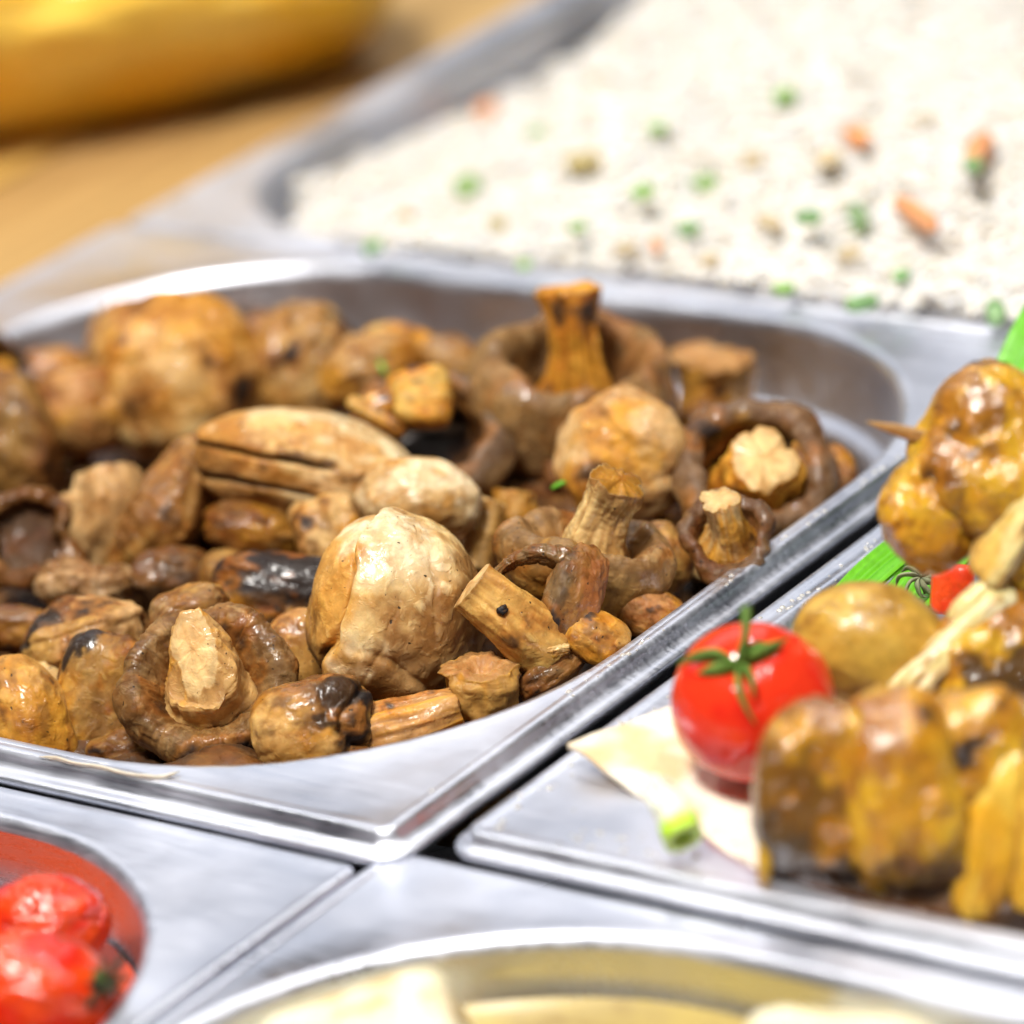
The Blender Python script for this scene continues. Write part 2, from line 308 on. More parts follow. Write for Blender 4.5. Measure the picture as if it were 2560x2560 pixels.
def tube(path, rad, seed=0, nu=64, nv=72, flat=1., wr=.03, fib=.02, cols=(GOLD, TAN), cut=CUT, cuts=(True, True), char=.1, edge=.5, twist=0., hollow=0., tilt=(0, 0), slant=0., sdir=0.):
    c = spline(path, nv); rr = np.interp(np.linspace(0, 1, nv), np.linspace(0, 1, len(rad)), rad)
    T = np.gradient(c, axis=0); T /= np.linalg.norm(T, axis=1, keepdims=True)
    th = np.linspace(0, 2 * np.pi, nu, endpoint=False)
    up = np.array([.13, .3, 1.]); X = []; 
    x = up - T[0] * (up @ T[0]); x /= np.linalg.norm(x)
    for k in range(nv):
        x = x - T[k] * (x @ T[k]); x /= np.linalg.norm(x); X.append(x)
    X = np.array(X); Y = np.cross(T, X); rm = rr.max()
    q = np.stack([np.cos(th)[None] * 1.2 + 0 * rr[:, None], np.sin(th)[None] * 1.2 + 0 * rr[:, None], np.linspace(0, 1.2, nv)[:, None] * 1.5 + 0 * th[None]], -1).reshape(-1, 3)
    lo = fbm(q, seed, 3).reshape(nv, nu)
    fb = ridge(np.stack([np.cos(th)[None] * 4 + 0 * rr[:, None], np.sin(th)[None] * 4 + 0 * rr[:, None], np.linspace(0, 1.1, nv)[:, None] + 0 * th[None]], -1).reshape(-1, 3), seed + 4, 3).reshape(nv, nu)
    tr = ridge(np.stack([np.cos(th)[None] * .8 + 0 * rr[:, None], np.sin(th)[None] * .8 + 0 * rr[:, None], np.linspace(0, 9, nv)[:, None] + .7 * lo], -1).reshape(-1, 3), seed + 6, 3).reshape(nv, nu)
    R = rr[:, None] * (1 + .34 * lo + .05 * fbm(q * 2.5, seed + 17, 2).reshape(nv, nu)) - rm * (fib * 1.3 * ss(0, 1, fb) + wr * 1.6 * ss(0, 1, tr))
    V = c[:, None] + X[:, None] * (R * np.cos(th))[..., None] + Y[:, None] * (R * np.sin(th) * flat)[..., None]
    if slant: V = V + (T[:, None] * (slant * R * np.cos(th - math.radians(sdir)) * ss(.45, 1., np.linspace(0, 1, nv))[:, None])[..., None])
    side = mix(cols[0], cols[1], ss(-.4, .4, lo * .8 + .6 * fb).ravel()).reshape(nv, nu, 3)
    side = mix(side, np.asarray(cols[1]) * np.array((.55, .42, .32)), .6 * ss(.3, .95, fb))
    en = fbm(V.reshape(-1, 3) / rm * 1.3, seed + 8, 4).reshape(nv, nu)
    tt = np.linspace(0, 1, nv)[:, None]
    side = mix(side, BROWN * .6, .7 * np.maximum(np.exp(-tt / .05), np.exp(-(1 - tt) / .05)) * edge)
    side = scorch(side.reshape(-1, 3), en.ravel(), char, cols[0]).reshape(nv, nu, 3) if char > 0 else side
    fray = ss(.82, 1., tt) * fbm(np.stack([np.cos(th)[None] * 2.6 + 0 * tt, np.sin(th)[None] * 2.6 + 0 * tt, 0 * tt + 0 * th[None]], -1).reshape(-1, 3), seed + 19, 3).reshape(nv, nu)
    V = V + T[:, None] * (fray * .2 * rr[:, None])[..., None]
    rings, cl = [V], [side]
    def capend(k, sgn, iscut, tl):
        cr = V[k]; cc = cr.mean(0); vs, cs = [], []
        for s in (.93, .80, .62, .44, .26, .12, .005):
            bul = (1 - s * s) * (.75 if not iscut else .08) * rr[k] * sgn
            if iscut and hollow: bul -= sgn * hollow * rr[k] * float(ss(.62, .30, np.array(s)))
            ring = cc + (cr - cc) * s + T[k] * bul
            nn = fbm(ring / rm * 2.4, seed + 21, 3)
            ring = ring + T[k] * (sgn * nn * .09 * rr[k])[:, None]
            vs.append(ring)
            if iscut:
                ccol = mix(np.asarray(cut) * (1 - .22 * (s > .75)), np.asarray(cut) * np.array([.75, .62, .5]), ss(.1, .6, nn + .1 * math.cos(9 * s)))
            else:
                ccol = mix(cols[0], cols[1], ss(-.4, .4, nn)); ccol = mix(ccol, CHAR, ss(.5 - .5 * char, .62 - .45 * char, nn))
            cs.append(ccol)
        return vs, cs
    v1, c1 = capend(nv - 1, 1, cuts[1], tilt[1]); v0, c0 = capend(0, -1, cuts[0], tilt[0])
    VV = np.concatenate([np.stack(v0[::-1]), V, np.stack(v1)]); CC = np.concatenate([np.stack(c0[::-1]), side, np.stack(c1)])
    return VV.reshape(-1, 3), gridF(nu, len(VV)), CC.reshape(-1, 3)

def blob(rad, seed=0, p=2., lump=.12, wr=.03, wf=2.6, nu=128, nv=88, cols=(CREAM, GOLD), spot=BROWN, char=.1, folds=(), slits=(), taper=0., lf=1.1, bias=0., spots=.5, wcol=.25, puff=.025, pfreq=1.2, grads=()):
    wr = wr * .5; char = char + .06 if 0 < char < .2 else char
    th = np.linspace(0, 2 * np.pi, nu, endpoint=False); ph = np.linspace(1e-3, np.pi - 1e-3, nv)
    TH, PH = np.meshgrid(th, ph)
    U = np.stack([np.sin(PH) * np.cos(TH), np.sin(PH) * np.sin(TH), np.cos(PH)], -1).reshape(-1, 3)
    L = (np.abs(U) ** p).sum(1) ** (-1 / p); V = U * L[:, None]
    V[:, :2] *= (1 + taper * V[:, 2:3])
    wp = np.stack([fbm(U * 1.6 + 30 * k_, seed + 60 + k_, 3) for k_ in range(3)], -1)
    d = lump * (fbm(U * lf + 4, seed, 3) * 2 + .55 * fbm(U * 2.6 + .4 * wp, seed + 70, 3))
    pf = np.abs(noise((U + .45 * wp) * pfreq + 3, seed + 80)); d = d + puff * (pf * pf / (pf * pf + .03) - .6)
    cr = ridge((V + .55 * wp) * wf, seed + 1, 3); c2 = ridge((V + .3 * wp) * np.array((1., 1., 1.)) * wf * 2.7, seed + 6, 3)
    d = d - wr * .6 * ss(.2, 1., cr) * ss(.0, .4, wp[:, 0]) - wr * .15 * ss(.2, 1., c2) * ss(-.2, .3, wp[:, 1]) + wr * .12 * fbm(V * wf * 4, seed + 7, 2)
    dark = np.zeros(len(V))
    for fo_ in folds:      # creases and overlapping folds of the skin
        (nx, ny, nz), off, dep, wid, step = fo_[:5]
        n_ = np.array((nx, ny, nz), float); n_ /= np.linalg.norm(n_)
        s = U @ n_ - off + .20 * fbm(U * 1.5, seed + 31, 3)
        msk = ss(-.6, .2, fbm(U * 1.1 + 7, seed + 33, 2) + .35)
        if len(fo_) > 5: c_ = np.array(fo_[5], float); c_ /= np.linalg.norm(c_); msk = np.exp(-((1 - U @ c_) / fo_[6]) ** 2)
        d = d - dep * np.exp(-(s / wid) ** 2) * msk + step * ss(-wid, wid, s) * np.exp(-np.maximum(s, 0) / .5) * msk
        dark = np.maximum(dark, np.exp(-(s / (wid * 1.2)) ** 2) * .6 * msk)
    sl = np.zeros(len(V))
    for (nx, ny, nz), off, dep, wid, (ex, ey, ez), lim in slits:
        n_ = np.array((nx, ny, nz), float); n_ /= np.linalg.norm(n_); e_ = np.array((ex, ey, ez), float); e_ /= np.linalg.norm(e_)
        s = U @ n_ - off + .04 * fbm(U * 3, seed + 41, 2); m_ = ss(lim, lim + .25, U @ e_)
        d = d - dep * np.exp(-(s / wid) ** 2) * m_; sl = np.maximum(sl, np.exp(-(s / (wid * 1.1)) ** 2) * m_)
    V = V * (1 + d)[:, None]
    a = fbm(U * 1.5 + 11, seed + 51, 4) + bias; b_ = fbm(U * 2.6 + 2, seed + 52, 4); e = fbm(U * 1.8 + 5, seed + 53, 4)
    cols = [np.asarray(q_, float) for q_ in cols]
    C = mix(cols[0], cols[1], ss(-.22, .26, a)); C = mix(C, spot, ss(.06, .38, b_) * min(1, spots * 1.3))
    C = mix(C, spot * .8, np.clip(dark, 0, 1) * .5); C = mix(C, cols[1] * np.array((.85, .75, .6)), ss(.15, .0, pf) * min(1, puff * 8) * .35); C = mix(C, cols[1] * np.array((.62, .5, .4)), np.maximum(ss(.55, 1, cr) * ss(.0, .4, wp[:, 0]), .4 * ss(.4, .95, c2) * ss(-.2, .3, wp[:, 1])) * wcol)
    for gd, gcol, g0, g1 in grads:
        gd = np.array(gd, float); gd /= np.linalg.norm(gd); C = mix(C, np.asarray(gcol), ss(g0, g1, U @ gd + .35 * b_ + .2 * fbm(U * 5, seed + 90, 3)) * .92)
    C = scorch(C, e, char, cols[0]) if char > 0 else C; C = mix(C, DARK * .6, sl * .92)
    return V * np.asarray(rad), gridF(nu, nv), C

# ------------------------------------------------------------------ mushrooms
G_M = 'roasted mushrooms heaped in the pan'
I3 = np.eye(3)
def wpart(name, geo, p, mat, parent=None, fr=I3, off=(0, 0, 0), s=1.):
    V, F, C = geo
    if mat is M_MUSH and parent is None: V = V * 1.13
    v = V @ np.asarray(fr).T + np.asarray(off, float) * s
    return mk(name, np.asarray(p) + C2W(v), F, mat, parent, C, loc=np.asarray(p))
def m_cup(x, y, z, R, ax, label, spin=0, kw={}, stem=None, off=None):
    p = P(x, y, z); s = mpp(p); fr = frame(ax, spin); t = thing('mushroom', p, label, 'mushroom', G_M)
    kw = dict(kw); kw['wr'] = kw.get('wr', .03) * .55; kw['thick'] = kw.get('thick', 1.) * 1.1; kw['inner'] = kw.get('inner', .62) * .94
    wpart('cap', cup(R * s * 1.04, **kw), p, M_MUSH, t, fr)
    if stem:
        st = dict(stem); L = st.pop('len') * s; rad = [q * s for q in st.pop('rad')]; b = st.pop('bend', (0, 0)); d0 = kw.get('depth', .35); o0 = st.pop('at', (0, 0))
        rad = [rad[0] * 1.45, rad[0] * 1.05] + rad[1:]
        path = [(o0[0] * s + b[0] * L * k * k, o0[1] * s + b[1] * L * k * k, -d0 * R * s * 1.1 + (L + d0 * R * s) * k) for k in (0, .35, .7, 1.)]
        wpart('stem', tube(path, rad, **st), p, M_STEM, t, fr)
    return t
def m_blob(x, y, z, rad, label, ax=(0, 0, 1), spin=0, kw={}, name='mushroom', mat=None, cat='mushroom', group=G_M, parent=None):
    p = P(x, y, z); s = mpp(p)
    o = wpart(name, blob(tuple(q * s for q in rad), **kw), p, mat or M_MUSH, parent, frame(ax, spin))
    if parent is None: tag(o, label, cat, group)
    return o
def m_tube(x, y, z, path, rad, label, name='mushroom', mat=None, cat='mushroom', group=G_M, parent=None, **kw):
    p = P(x, y, z); s = mpp(p)
    o = wpart(name, tube([tuple(c * s for c in q) for q in path], [r * s for r in rad], **kw), p, mat or M_STEM, parent)
    if parent is None: tag(o, label, cat, group)
    return o

# the large pale whole mushroom
m_blob(742, 1160, .004, (148, 162, 145), 'largest pale cream whole mushroom, creased skin, in the middle front', spin=-10,
       kw=dict(seed=4, p=2.3, lump=.055, wr=.010, wf=3.2, cols=(np.array((.84, .70, .46)), CREAM), bias=-.05, spot=np.array((.52, .28, .08)), spots=.5, char=.0, wcol=.3, nu=240, nv=180, puff=.0,
               grads=(((-.95, -.1, .1), np.array((.60, .30, .05)), .30, .62), ((.1, -1, -.1), np.array((.52, .27, .05)), .45, .9), ((.85, -.30, .35), np.array((.36, .19, .06)), .34, .58), ((-.55, -.8, .2), BROWN * .8, .72, .95)),  # browning that also paints shade onto the left flank and lower right
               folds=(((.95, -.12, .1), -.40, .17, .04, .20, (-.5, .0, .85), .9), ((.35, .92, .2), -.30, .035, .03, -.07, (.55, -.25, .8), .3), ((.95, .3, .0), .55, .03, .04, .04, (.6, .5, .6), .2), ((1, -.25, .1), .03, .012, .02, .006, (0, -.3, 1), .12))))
# the cup at the front left
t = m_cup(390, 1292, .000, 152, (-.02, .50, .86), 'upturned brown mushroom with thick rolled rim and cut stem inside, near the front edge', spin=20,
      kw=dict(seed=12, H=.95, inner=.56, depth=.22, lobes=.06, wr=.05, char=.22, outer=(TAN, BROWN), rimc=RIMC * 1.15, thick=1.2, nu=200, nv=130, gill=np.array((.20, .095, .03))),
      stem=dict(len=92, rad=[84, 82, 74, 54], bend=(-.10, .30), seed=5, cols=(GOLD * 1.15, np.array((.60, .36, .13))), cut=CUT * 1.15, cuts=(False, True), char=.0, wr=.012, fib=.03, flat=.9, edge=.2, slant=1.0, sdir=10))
p = P(356, 1152, .006); s = mpp(p)
wpart('rim_lobe', blob((74 * s, 46 * s, 60 * s), seed=19, lump=.14, wr=.03, wf=3, cols=(RIMC * 1.5, TAN), spot=BROWN, char=.06), p, M_MUSH, t, frame((0, .2, 1), 20))
# curled dark cap with its thick stem, right of the pale mushroom
p = P(1010, 1170, .004); s = mpp(p)
t = thing('mushroom', p, 'dark curled mushroom cap with a thick golden stem leaning on the pale mushroom', 'mushroom', G_M)
wpart('stem', tube([tuple(c * s for c in q) for q in ((-122, 62, 62), (-70, 22, 55), (-20, -18, 35), (25, -50, 10))], [q * s for q in (50, 58, 66, 72)], seed=31, cols=(np.array((.68, .42, .12)), np.array((.60, .33, .08))), cut=CUT, cuts=(True, True), wr=.01, fib=.03, char=.02, edge=.9), p, M_STEM, t)
CAPB = dict(cols=(BROWN * 1.35, RIMC * .75), spot=DARK, spots=.5, wcol=.6)
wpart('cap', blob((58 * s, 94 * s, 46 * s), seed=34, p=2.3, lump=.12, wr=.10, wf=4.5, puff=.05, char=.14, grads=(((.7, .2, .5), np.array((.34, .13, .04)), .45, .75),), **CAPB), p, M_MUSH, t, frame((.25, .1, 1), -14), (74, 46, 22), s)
wpart('cap_rim', tube([tuple(c * s for c in q) for q in ((-70, 88, -14), (-40, 112, -4), (6, 126, 4), (52, 118, 12), (84, 96, 18))], [q * s for q in (14, 20, 26, 34, 30)], seed=33, nv=110, nu=64, flat=.75, cols=(BROWN * 1.2, RIMC * .8), cuts=(False, False), wr=.10, fib=.05, char=.08, edge=0.), p, M_MUSH, t)
wpart('cap_rim', blob((84 * s, 36 * s, 36 * s), seed=36, p=2.3, lump=.12, wr=.10, wf=4.5, puff=.04, char=.10, **CAPB), p, M_MUSH, t, frame((.1, .2, 1), 34), (34, -92, 26), s)
wpart('cap_fold', blob((66 * s, 52 * s, 40 * s), seed=37, p=2.6, lump=.1, wr=.03, cols=(TAN * 1.15, GOLD), spot=BROWN, char=.04), p, M_MUSH, t, frame((.2, .1, 1), -25), (116, -36, 30), s)
wpart('charred_scrap', blob((13 * s, 9 * s, 7 * s), seed=3, nu=24, nv=16, lump=.3, cols=(CHAR, CHAR), spot=CHAR), p, M_MUSH, t, frame((.3, .2, 1), 30), (-62, 22, 108), s)
m_tube(1042, 1228, .000, ((-32, -6, 0), (0, 2, 4), (30, 6, 0)), (20, 24, 16), 'small pale yellow mushroom scrap under the dark curled cap', seed=41, cols=(CREAM, GOLD), cut=CREAM, flat=.7, edge=.1)
# front row against the near rim
m_blob(592, 1366, -.004, (104, 82, 84), 'brown mushroom cap with a burnt hollow, touching the near rim', spin=14,
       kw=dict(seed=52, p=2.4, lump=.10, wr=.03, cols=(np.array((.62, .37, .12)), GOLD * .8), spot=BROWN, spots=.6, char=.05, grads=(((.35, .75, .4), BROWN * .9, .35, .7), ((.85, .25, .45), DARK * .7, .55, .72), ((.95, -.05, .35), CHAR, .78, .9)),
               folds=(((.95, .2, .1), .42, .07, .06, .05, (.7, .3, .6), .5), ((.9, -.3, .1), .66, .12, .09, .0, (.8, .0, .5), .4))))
m_tube(765, 1368, -.008, ((-105, -34, 6), (-40, -6, 12), (40, 14, 8), (100, 30, 0)), (46, 52, 46, 40), 'pinkish brown mushroom stem lying along the near rim', seed=54, cols=(GOLD * 1.1, PINK), cut=PINK * 1.2, wr=.01, fib=.07, char=.03, edge=.4)
m_tube(905, 1300, -.006, ((0, -62, -20), (0, -20, -4), (0, 24, 14), (0, 44, 22)), (70, 70, 70, 66), 'short mushroom stem ring with a hollow centre, standing upright', seed=57, cols=(GOLD, TAN), cut=PINK * 1.05, hollow=.55, wr=.01, fib=.02, char=0, edge=.1)
m_blob(878, 1362, -.012, (46, 34, 34), 'small dark wrinkled scrap beside the hollow stem ring', kw=dict(seed=59, lump=.2, wr=.08, cols=(BROWN, TAN), char=.2, nu=64, nv=44))
m_blob(196, 1318, -.006, (82, 112, 60), 'wedge of brown mushroom with one charred corner', spin=-14, kw=dict(seed=61, p=3.2, lump=.10, wr=.02, cols=(GOLD * .8, TAN * .8), spot=BROWN, char=.02, grads=(((.2, 1, 0), BROWN * .8, .55, .9), ((-.7, .75, .3), CHAR, .86, .98)), taper=.0, bias=.1))
m_blob(52, 1352, -.005, (78, 108, 70), 'smooth tan mushroom cap at the left end of the near rim', spin=22, kw=dict(seed=64, lump=.08, wr=.022, wf=3.6, cols=(TAN * 1.2, GOLD * .9), spot=BROWN, char=.03))
m_blob(105, 1330, -.012, (52, 82, 40), 'pale cut mushroom stem between two brown caps', spin=20, kw=dict(seed=66, p=3, lump=.08, wr=.01, cols=(CUT * 1.1, CREAM), spot=GOLD, char=0))
m_blob(160, 1214, -.002, (112, 74, 80), 'tan mushroom cap with a charred ridge along its top', spin=24, kw=dict(seed=68, lump=.12, wr=.03, cols=(np.array((.52, .31, .13)), TAN), spot=BROWN, char=.05, grads=(((-.5, .85, .1), CHAR, .72, .85),), folds=(((.3, .9, 0), .25, .04, .06, .05),)))
m_blob(245, 1412, -.014, (64, 40, 40), 'little dark brown mushroom scrap under the upturned front mushroom', kw=dict(seed=70, lump=.15, wr=.05, cols=(BROWN, TAN * .7), char=.1, nu=64, nv=44))
m_blob(462, 1405, -.014, (40, 46, 36), 'little burgundy brown mushroom scrap beside the burnt hollow cap', kw=dict(seed=71, p=2.8, lump=.15, wr=.04, cols=(BROWN, np.array((.16, .05, .03))), char=.2, nu=64, nv=44))
t = m_blob(528, 1128, -.004, (118, 82, 70), 'flat mushroom piece with a blackened top', spin=-10, kw=dict(seed=73, p=2.4, lump=.10, wr=.05, wf=4, cols=(GOLD * .8, TAN), spot=BROWN, char=.05, spots=.7, grads=(((.1, .9, .35), BROWN * .6, -.1, .25), ((.1, .9, .35), CHAR * 1.3, .15, .45))))
m_blob(568, 1226, -.006, (62, 66, 40), 'pinkish mushroom slice tucked behind the upturned front mushroom', spin=30, kw=dict(seed=75, p=2.6, lump=.06, wr=.02, cols=(PINK, TAN * 1.1), spot=BROWN, char=.0))
m_blob(622, 1020, .000, (58, 76, 46), 'yellowish mushroom wedge with a dark edge behind the pale mushroom', spin=16, kw=dict(seed=77, p=3.2, lump=.12, wr=.02, cols=(np.array((.60, .38, .15)), GOLD), spot=BROWN, char=.12))
# middle
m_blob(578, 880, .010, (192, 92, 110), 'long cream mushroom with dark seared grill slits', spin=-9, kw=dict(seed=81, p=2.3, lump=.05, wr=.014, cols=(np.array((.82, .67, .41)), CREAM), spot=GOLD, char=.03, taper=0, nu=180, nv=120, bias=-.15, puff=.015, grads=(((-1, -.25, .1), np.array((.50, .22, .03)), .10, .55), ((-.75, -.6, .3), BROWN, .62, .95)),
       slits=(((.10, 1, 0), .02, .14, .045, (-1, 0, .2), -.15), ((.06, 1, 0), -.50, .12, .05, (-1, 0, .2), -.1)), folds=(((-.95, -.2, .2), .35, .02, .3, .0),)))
m_blob(487, 1004, -.002, (96, 54, 70), 'dark amber underside of a seared mushroom', spin=-12, kw=dict(seed=83, lump=.1, wr=.04, cols=(GOLD * .6, BROWN), spot=DARK, char=.18))
t = m_blob(790, 945, .008, (102, 70, 70), 'small smooth cream mushroom with a green chive scrap on it', spin=-4, kw=dict(seed=85, lump=.06, wr=.012, cols=(np.array((.80, .65, .42)), np.array((.62, .42, .19))), spot=GOLD, char=.0, spots=.4))
t = m_cup(815, 812, .006, 152, (-.10, .62, .78), 'dark upturned mushroom with chopped charred stem pieces inside', spin=60,
      kw=dict(seed=88, H=.8, inner=.66, depth=.45, lobes=.07, wr=.03, char=.22, outer=(TAN, BROWN), rimc=np.array((.16, .11, .075)), gill=np.array((.022, .014, .010)), thick=1.1))
p = P(790, 765, .014); s = mpp(p)
for (dx, dy, dz, a, b, c, sp, sd, ch) in ((10, -2, 30, 56, 38, 40, -6, 3, .02), (0, 34, 12, 60, 34, 40, 12, 4, .55), (-62, 8, 8, 58, 24, 30, 28, 5, .25), (-80, -22, 24, 62, 16, 26, -30, 6, .2)):
    wpart('stem_piece', blob((a * s, b * s, c * s), seed=sd, p=4, lump=.06, wr=.02, cols=(GOLD * 1.15, np.array((.62, .40, .10))), spot=BROWN, char=ch, nu=56, nv=40), np.array(t.location) , M_STEM, t, frame((0, .2, 1), sp), C2W(0) if 0 else np.array((dx - 25, dy + 47, dz + 30)), s)
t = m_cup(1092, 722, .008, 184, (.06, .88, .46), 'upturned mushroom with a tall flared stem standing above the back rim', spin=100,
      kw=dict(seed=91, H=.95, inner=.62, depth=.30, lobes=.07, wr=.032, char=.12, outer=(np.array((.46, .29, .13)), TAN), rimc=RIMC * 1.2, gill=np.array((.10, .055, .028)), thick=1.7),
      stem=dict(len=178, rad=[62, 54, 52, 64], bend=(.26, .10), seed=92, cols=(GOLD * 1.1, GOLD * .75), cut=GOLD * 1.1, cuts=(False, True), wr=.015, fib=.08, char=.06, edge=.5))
m_tube(1342, 735, -.012, ((-8, -110, -40), (-4, -40, -12), (0, 30, 12), (2, 62, 26)), (64, 68, 72, 72), 'thick tan mushroom stem standing upright with a flat cut top', seed=95, cols=(GOLD * .75, TAN * 1.05), cut=PINK * .95, wr=.008, fib=.03, char=.02, edge=.2)
m_blob(1178, 872, .004, (116, 112, 90), 'smooth golden cream mushroom cap behind the mushroom with the pale fibrous stem', spin=30, kw=dict(seed=97, lump=.09, wr=.02, cols=(np.array((.62, .40, .18)), GOLD), spot=TAN, char=.01, spots=.4, folds=(((.9, .3, .1), .35, .05, .06, .04),)))
t = m_cup(1112, 1052, .006, 165, (.10, .93, .30), 'upturned mushroom with a pale fibrous stem pointing up, beside the golden stem', spin=-30,
      kw=dict(seed=101, H=.62, inner=.50, depth=.18, lobes=.07, wr=.035, char=.06, outer=(TAN * 1.1, GOLD * .75), rimc=RIMC * 1.35, gill=BROWN, thick=1.3, sq=.8),
      stem=dict(len=165, rad=[66, 58, 56, 60], bend=(.30, .0), seed=103, cols=(CREAM * .95, np.array((.58, .36, .13))), cut=GOLD * .7, cuts=(False, True), wr=.012, fib=.07, char=.04, edge=.9))
t = m_cup(1422, 892, .000, 148, (.06, .55, .80), 'dark upturned mushroom with a fat pale cut stem, close to the right rim', spin=10,
      kw=dict(seed=106, H=.7, inner=.70, depth=.42, lobes=.06, wr=.028, char=.10, outer=(TAN, BROWN), rimc=np.array((.21, .13, .075)), gill=np.array((.03, .018, .012)), thick=1.1),
      stem=dict(len=64, rad=[72, 74, 74, 72], bend=(.05, .0), seed=107, at=(5, -8), cols=(GOLD * 1.15, GOLD), cut=CUT * 1.05, cuts=(False, True), wr=.01, fib=.03, char=.03, edge=.3))
t = m_cup(1372, 1010, .004, 88, (-.05, .50, .85), 'small dark mushroom cup with a slim pale stem, close to the right rim', spin=70,
      kw=dict(seed=109, H=.6, inner=.72, depth=.35, lobes=.10, wr=.035, char=.10, outer=(BROWN, TAN), rimc=np.array((.15, .09, .055)), gill=np.array((.22, .13, .07)), thick=.9, nu=96, nv=64),
      stem=dict(len=92, rad=[44, 38, 36, 40], bend=(.20, .22), seed=110, cols=(np.array((.62, .40, .17)), GOLD), cut=CUT * .95, cuts=(False, True), wr=.01, fib=.05, char=.02, edge=.2))
m_blob(1566, 898, -.008, (46, 52, 40), 'smooth orange brown mushroom cap half hidden at the right rim', kw=dict(seed=112, lump=.06, wr=.012, cols=(np.array((.48, .24, .09)), GOLD * .8), spot=BROWN, char=.03))
m_blob(1528, 905, -.004, (16, 66, 30), 'thin brown mushroom strip inside the right rim', spin=24, kw=dict(seed=113, lump=.1, wr=.04, cols=(BROWN, GOLD * .6), char=.2, nu=56, nv=40))
m_blob(1228, 1158, -.005, (62, 46, 44), 'round mushroom button with black scorch bands at the right rim', spin=-20, kw=dict(seed=115, lump=.05, wr=.03, cols=(np.array((.45, .22, .08)), GOLD * .8), spot=BROWN, char=.36))
m_blob(1065, 862, -.004, (40, 56, 40), 'reddish brown mushroom sliver between two upturned mushrooms', kw=dict(seed=117, p=3, lump=.1, wr=.02, cols=(np.array((.30, .13, .06)), BROWN), char=.1, nu=64, nv=44))
m_tube(915, 985, -.002, ((-20, -80, 0), (-6, -20, 8), (10, 40, 6)), (34, 36, 32), 'pale mushroom stem standing behind the small cream mushroom', seed=119, cols=(np.array((.55, .36, .16)), TAN), cut=CUT, char=.0)
m_tube(968, 975, -.006, ((0, -70, 0), (0, 0, 6), (4, 46, 0)), (40, 44, 38), 'tan mushroom stem in the shadow behind the pale fibrous stem', seed=120, cols=(TAN, GOLD * .7), cut=TAN, char=.05)
# left and back
t = m_blob(338, 712, .006, (132, 138, 110), 'large golden mushroom cap with glossy skin near the back left rim', spin=25, kw=dict(seed=121, lump=.09, wr=.025, cols=(np.array((.64, .40, .15)), GOLD), spot=TAN, char=.01, spots=.45, grads=(((-.2, -1, .2), np.array((.62, .44, .20)), .35, .8), ((.6, .8, .2), GOLD * .9, .5, .85)), folds=(((.5, -.85, .1), -.35, .07, .07, .05), ((.3, .9, 0), .3, .03, .05, .03)), bias=-.05))
m_blob(252, 660, -.004, (84, 84, 70), 'greyish tan mushroom cap tucked behind the large golden cap', kw=dict(seed=123, lump=.08, wr=.015, cols=(PINK, TAN), spot=TAN, char=.0))
m_blob(150, 778, .002, (108, 82, 80), 'pinkish brown mushroom cap left of the large golden cap', spin=10, kw=dict(seed=125, lump=.08, wr=.025, cols=(PINK, GOLD * .75), spot=BROWN, char=.13, bias=.05))
m_blob(32, 830, .004, (78, 122, 80), 'dark brown mushroom cap with a scorched flank at the left', spin=24, kw=dict(seed=127, lump=.12, wr=.04, cols=(BROWN * 1.2, TAN * .7), spot=DARK, char=.22))
m_cup(2, 705, .000, 78, (.72, .35, .55), 'dark mushroom hollow with a golden stem end at the left rim', kw=dict(seed=129, H=.7, inner=.7, depth=.3, outer=(BROWN, TAN), char=.2, gill=DARK, nu=96, nv=64), stem=dict(len=20, rad=[30, 30, 28, 26], seed=130, cols=(GOLD, GOLD), cut=GOLD * 1.2, cuts=(False, True)))
m_blob(105, 700, -.008, (62, 42, 46), 'orange brown mushroom piece low against the left rim', kw=dict(seed=131, lump=.1, wr=.015, cols=(GOLD * .8, np.array((.46, .21, .08))), spot=BROWN, char=.03))
m_blob(558, 694, .002, (88, 100, 80), 'tan folded mushroom with a black hollow on its shoulder', spin=-18,
       kw=dict(seed=133, p=2.4, lump=.12, wr=.03, cols=(np.array((.56, .37, .16)), TAN), spot=BROWN, spots=.5, char=.03, grads=(((.75, .55, .35), CHAR, .74, .86), ((.2, -1, .1), BROWN, .6, .95)), folds=(((.7, .6, .1), .5, .12, .08, .0, (.7, .6, .4), .3),)))
m_blob(688, 690, .002, (84, 56, 60), 'tan mushroom wedge beside the black hollowed mushroom', spin=18, kw=dict(seed=135, p=2.7, lump=.15, wr=.03, cols=(np.array((.54, .36, .17)), GOLD * .9), spot=TAN, char=.03))
m_blob(755, 668, .000, (62, 46, 50), 'golden mushroom piece just behind the charred stem pieces', spin=-20, kw=dict(seed=137, p=2.6, lump=.15, wr=.03, cols=(GOLD * 1.1, np.array((.60, .38, .12))), spot=BROWN, char=.08))
m_blob(850, 690, -.002, (56, 56, 50), 'greyish brown mushroom cap behind the dark cup of charred stems', kw=dict(seed=139, lump=.08, wr=.02, cols=(np.array((.36, .24, .14)), TAN), spot=BROWN, char=.05))
m_blob(940, 715, -.002, (52, 70, 50), 'yellow mushroom flank beside the mushroom with the tall flared stem', spin=-24, kw=dict(seed=141, lump=.1, wr=.03, cols=(np.array((.60, .40, .16)), GOLD), spot=TAN, char=.0))
m_blob(500, 640, -.006, (52, 42, 44), 'reddish mushroom piece low at the back wall', kw=dict(seed=143, lump=.1, wr=.03, cols=(GOLD * .6, np.array((.36, .16, .07))), char=.05, nu=64, nv=44))
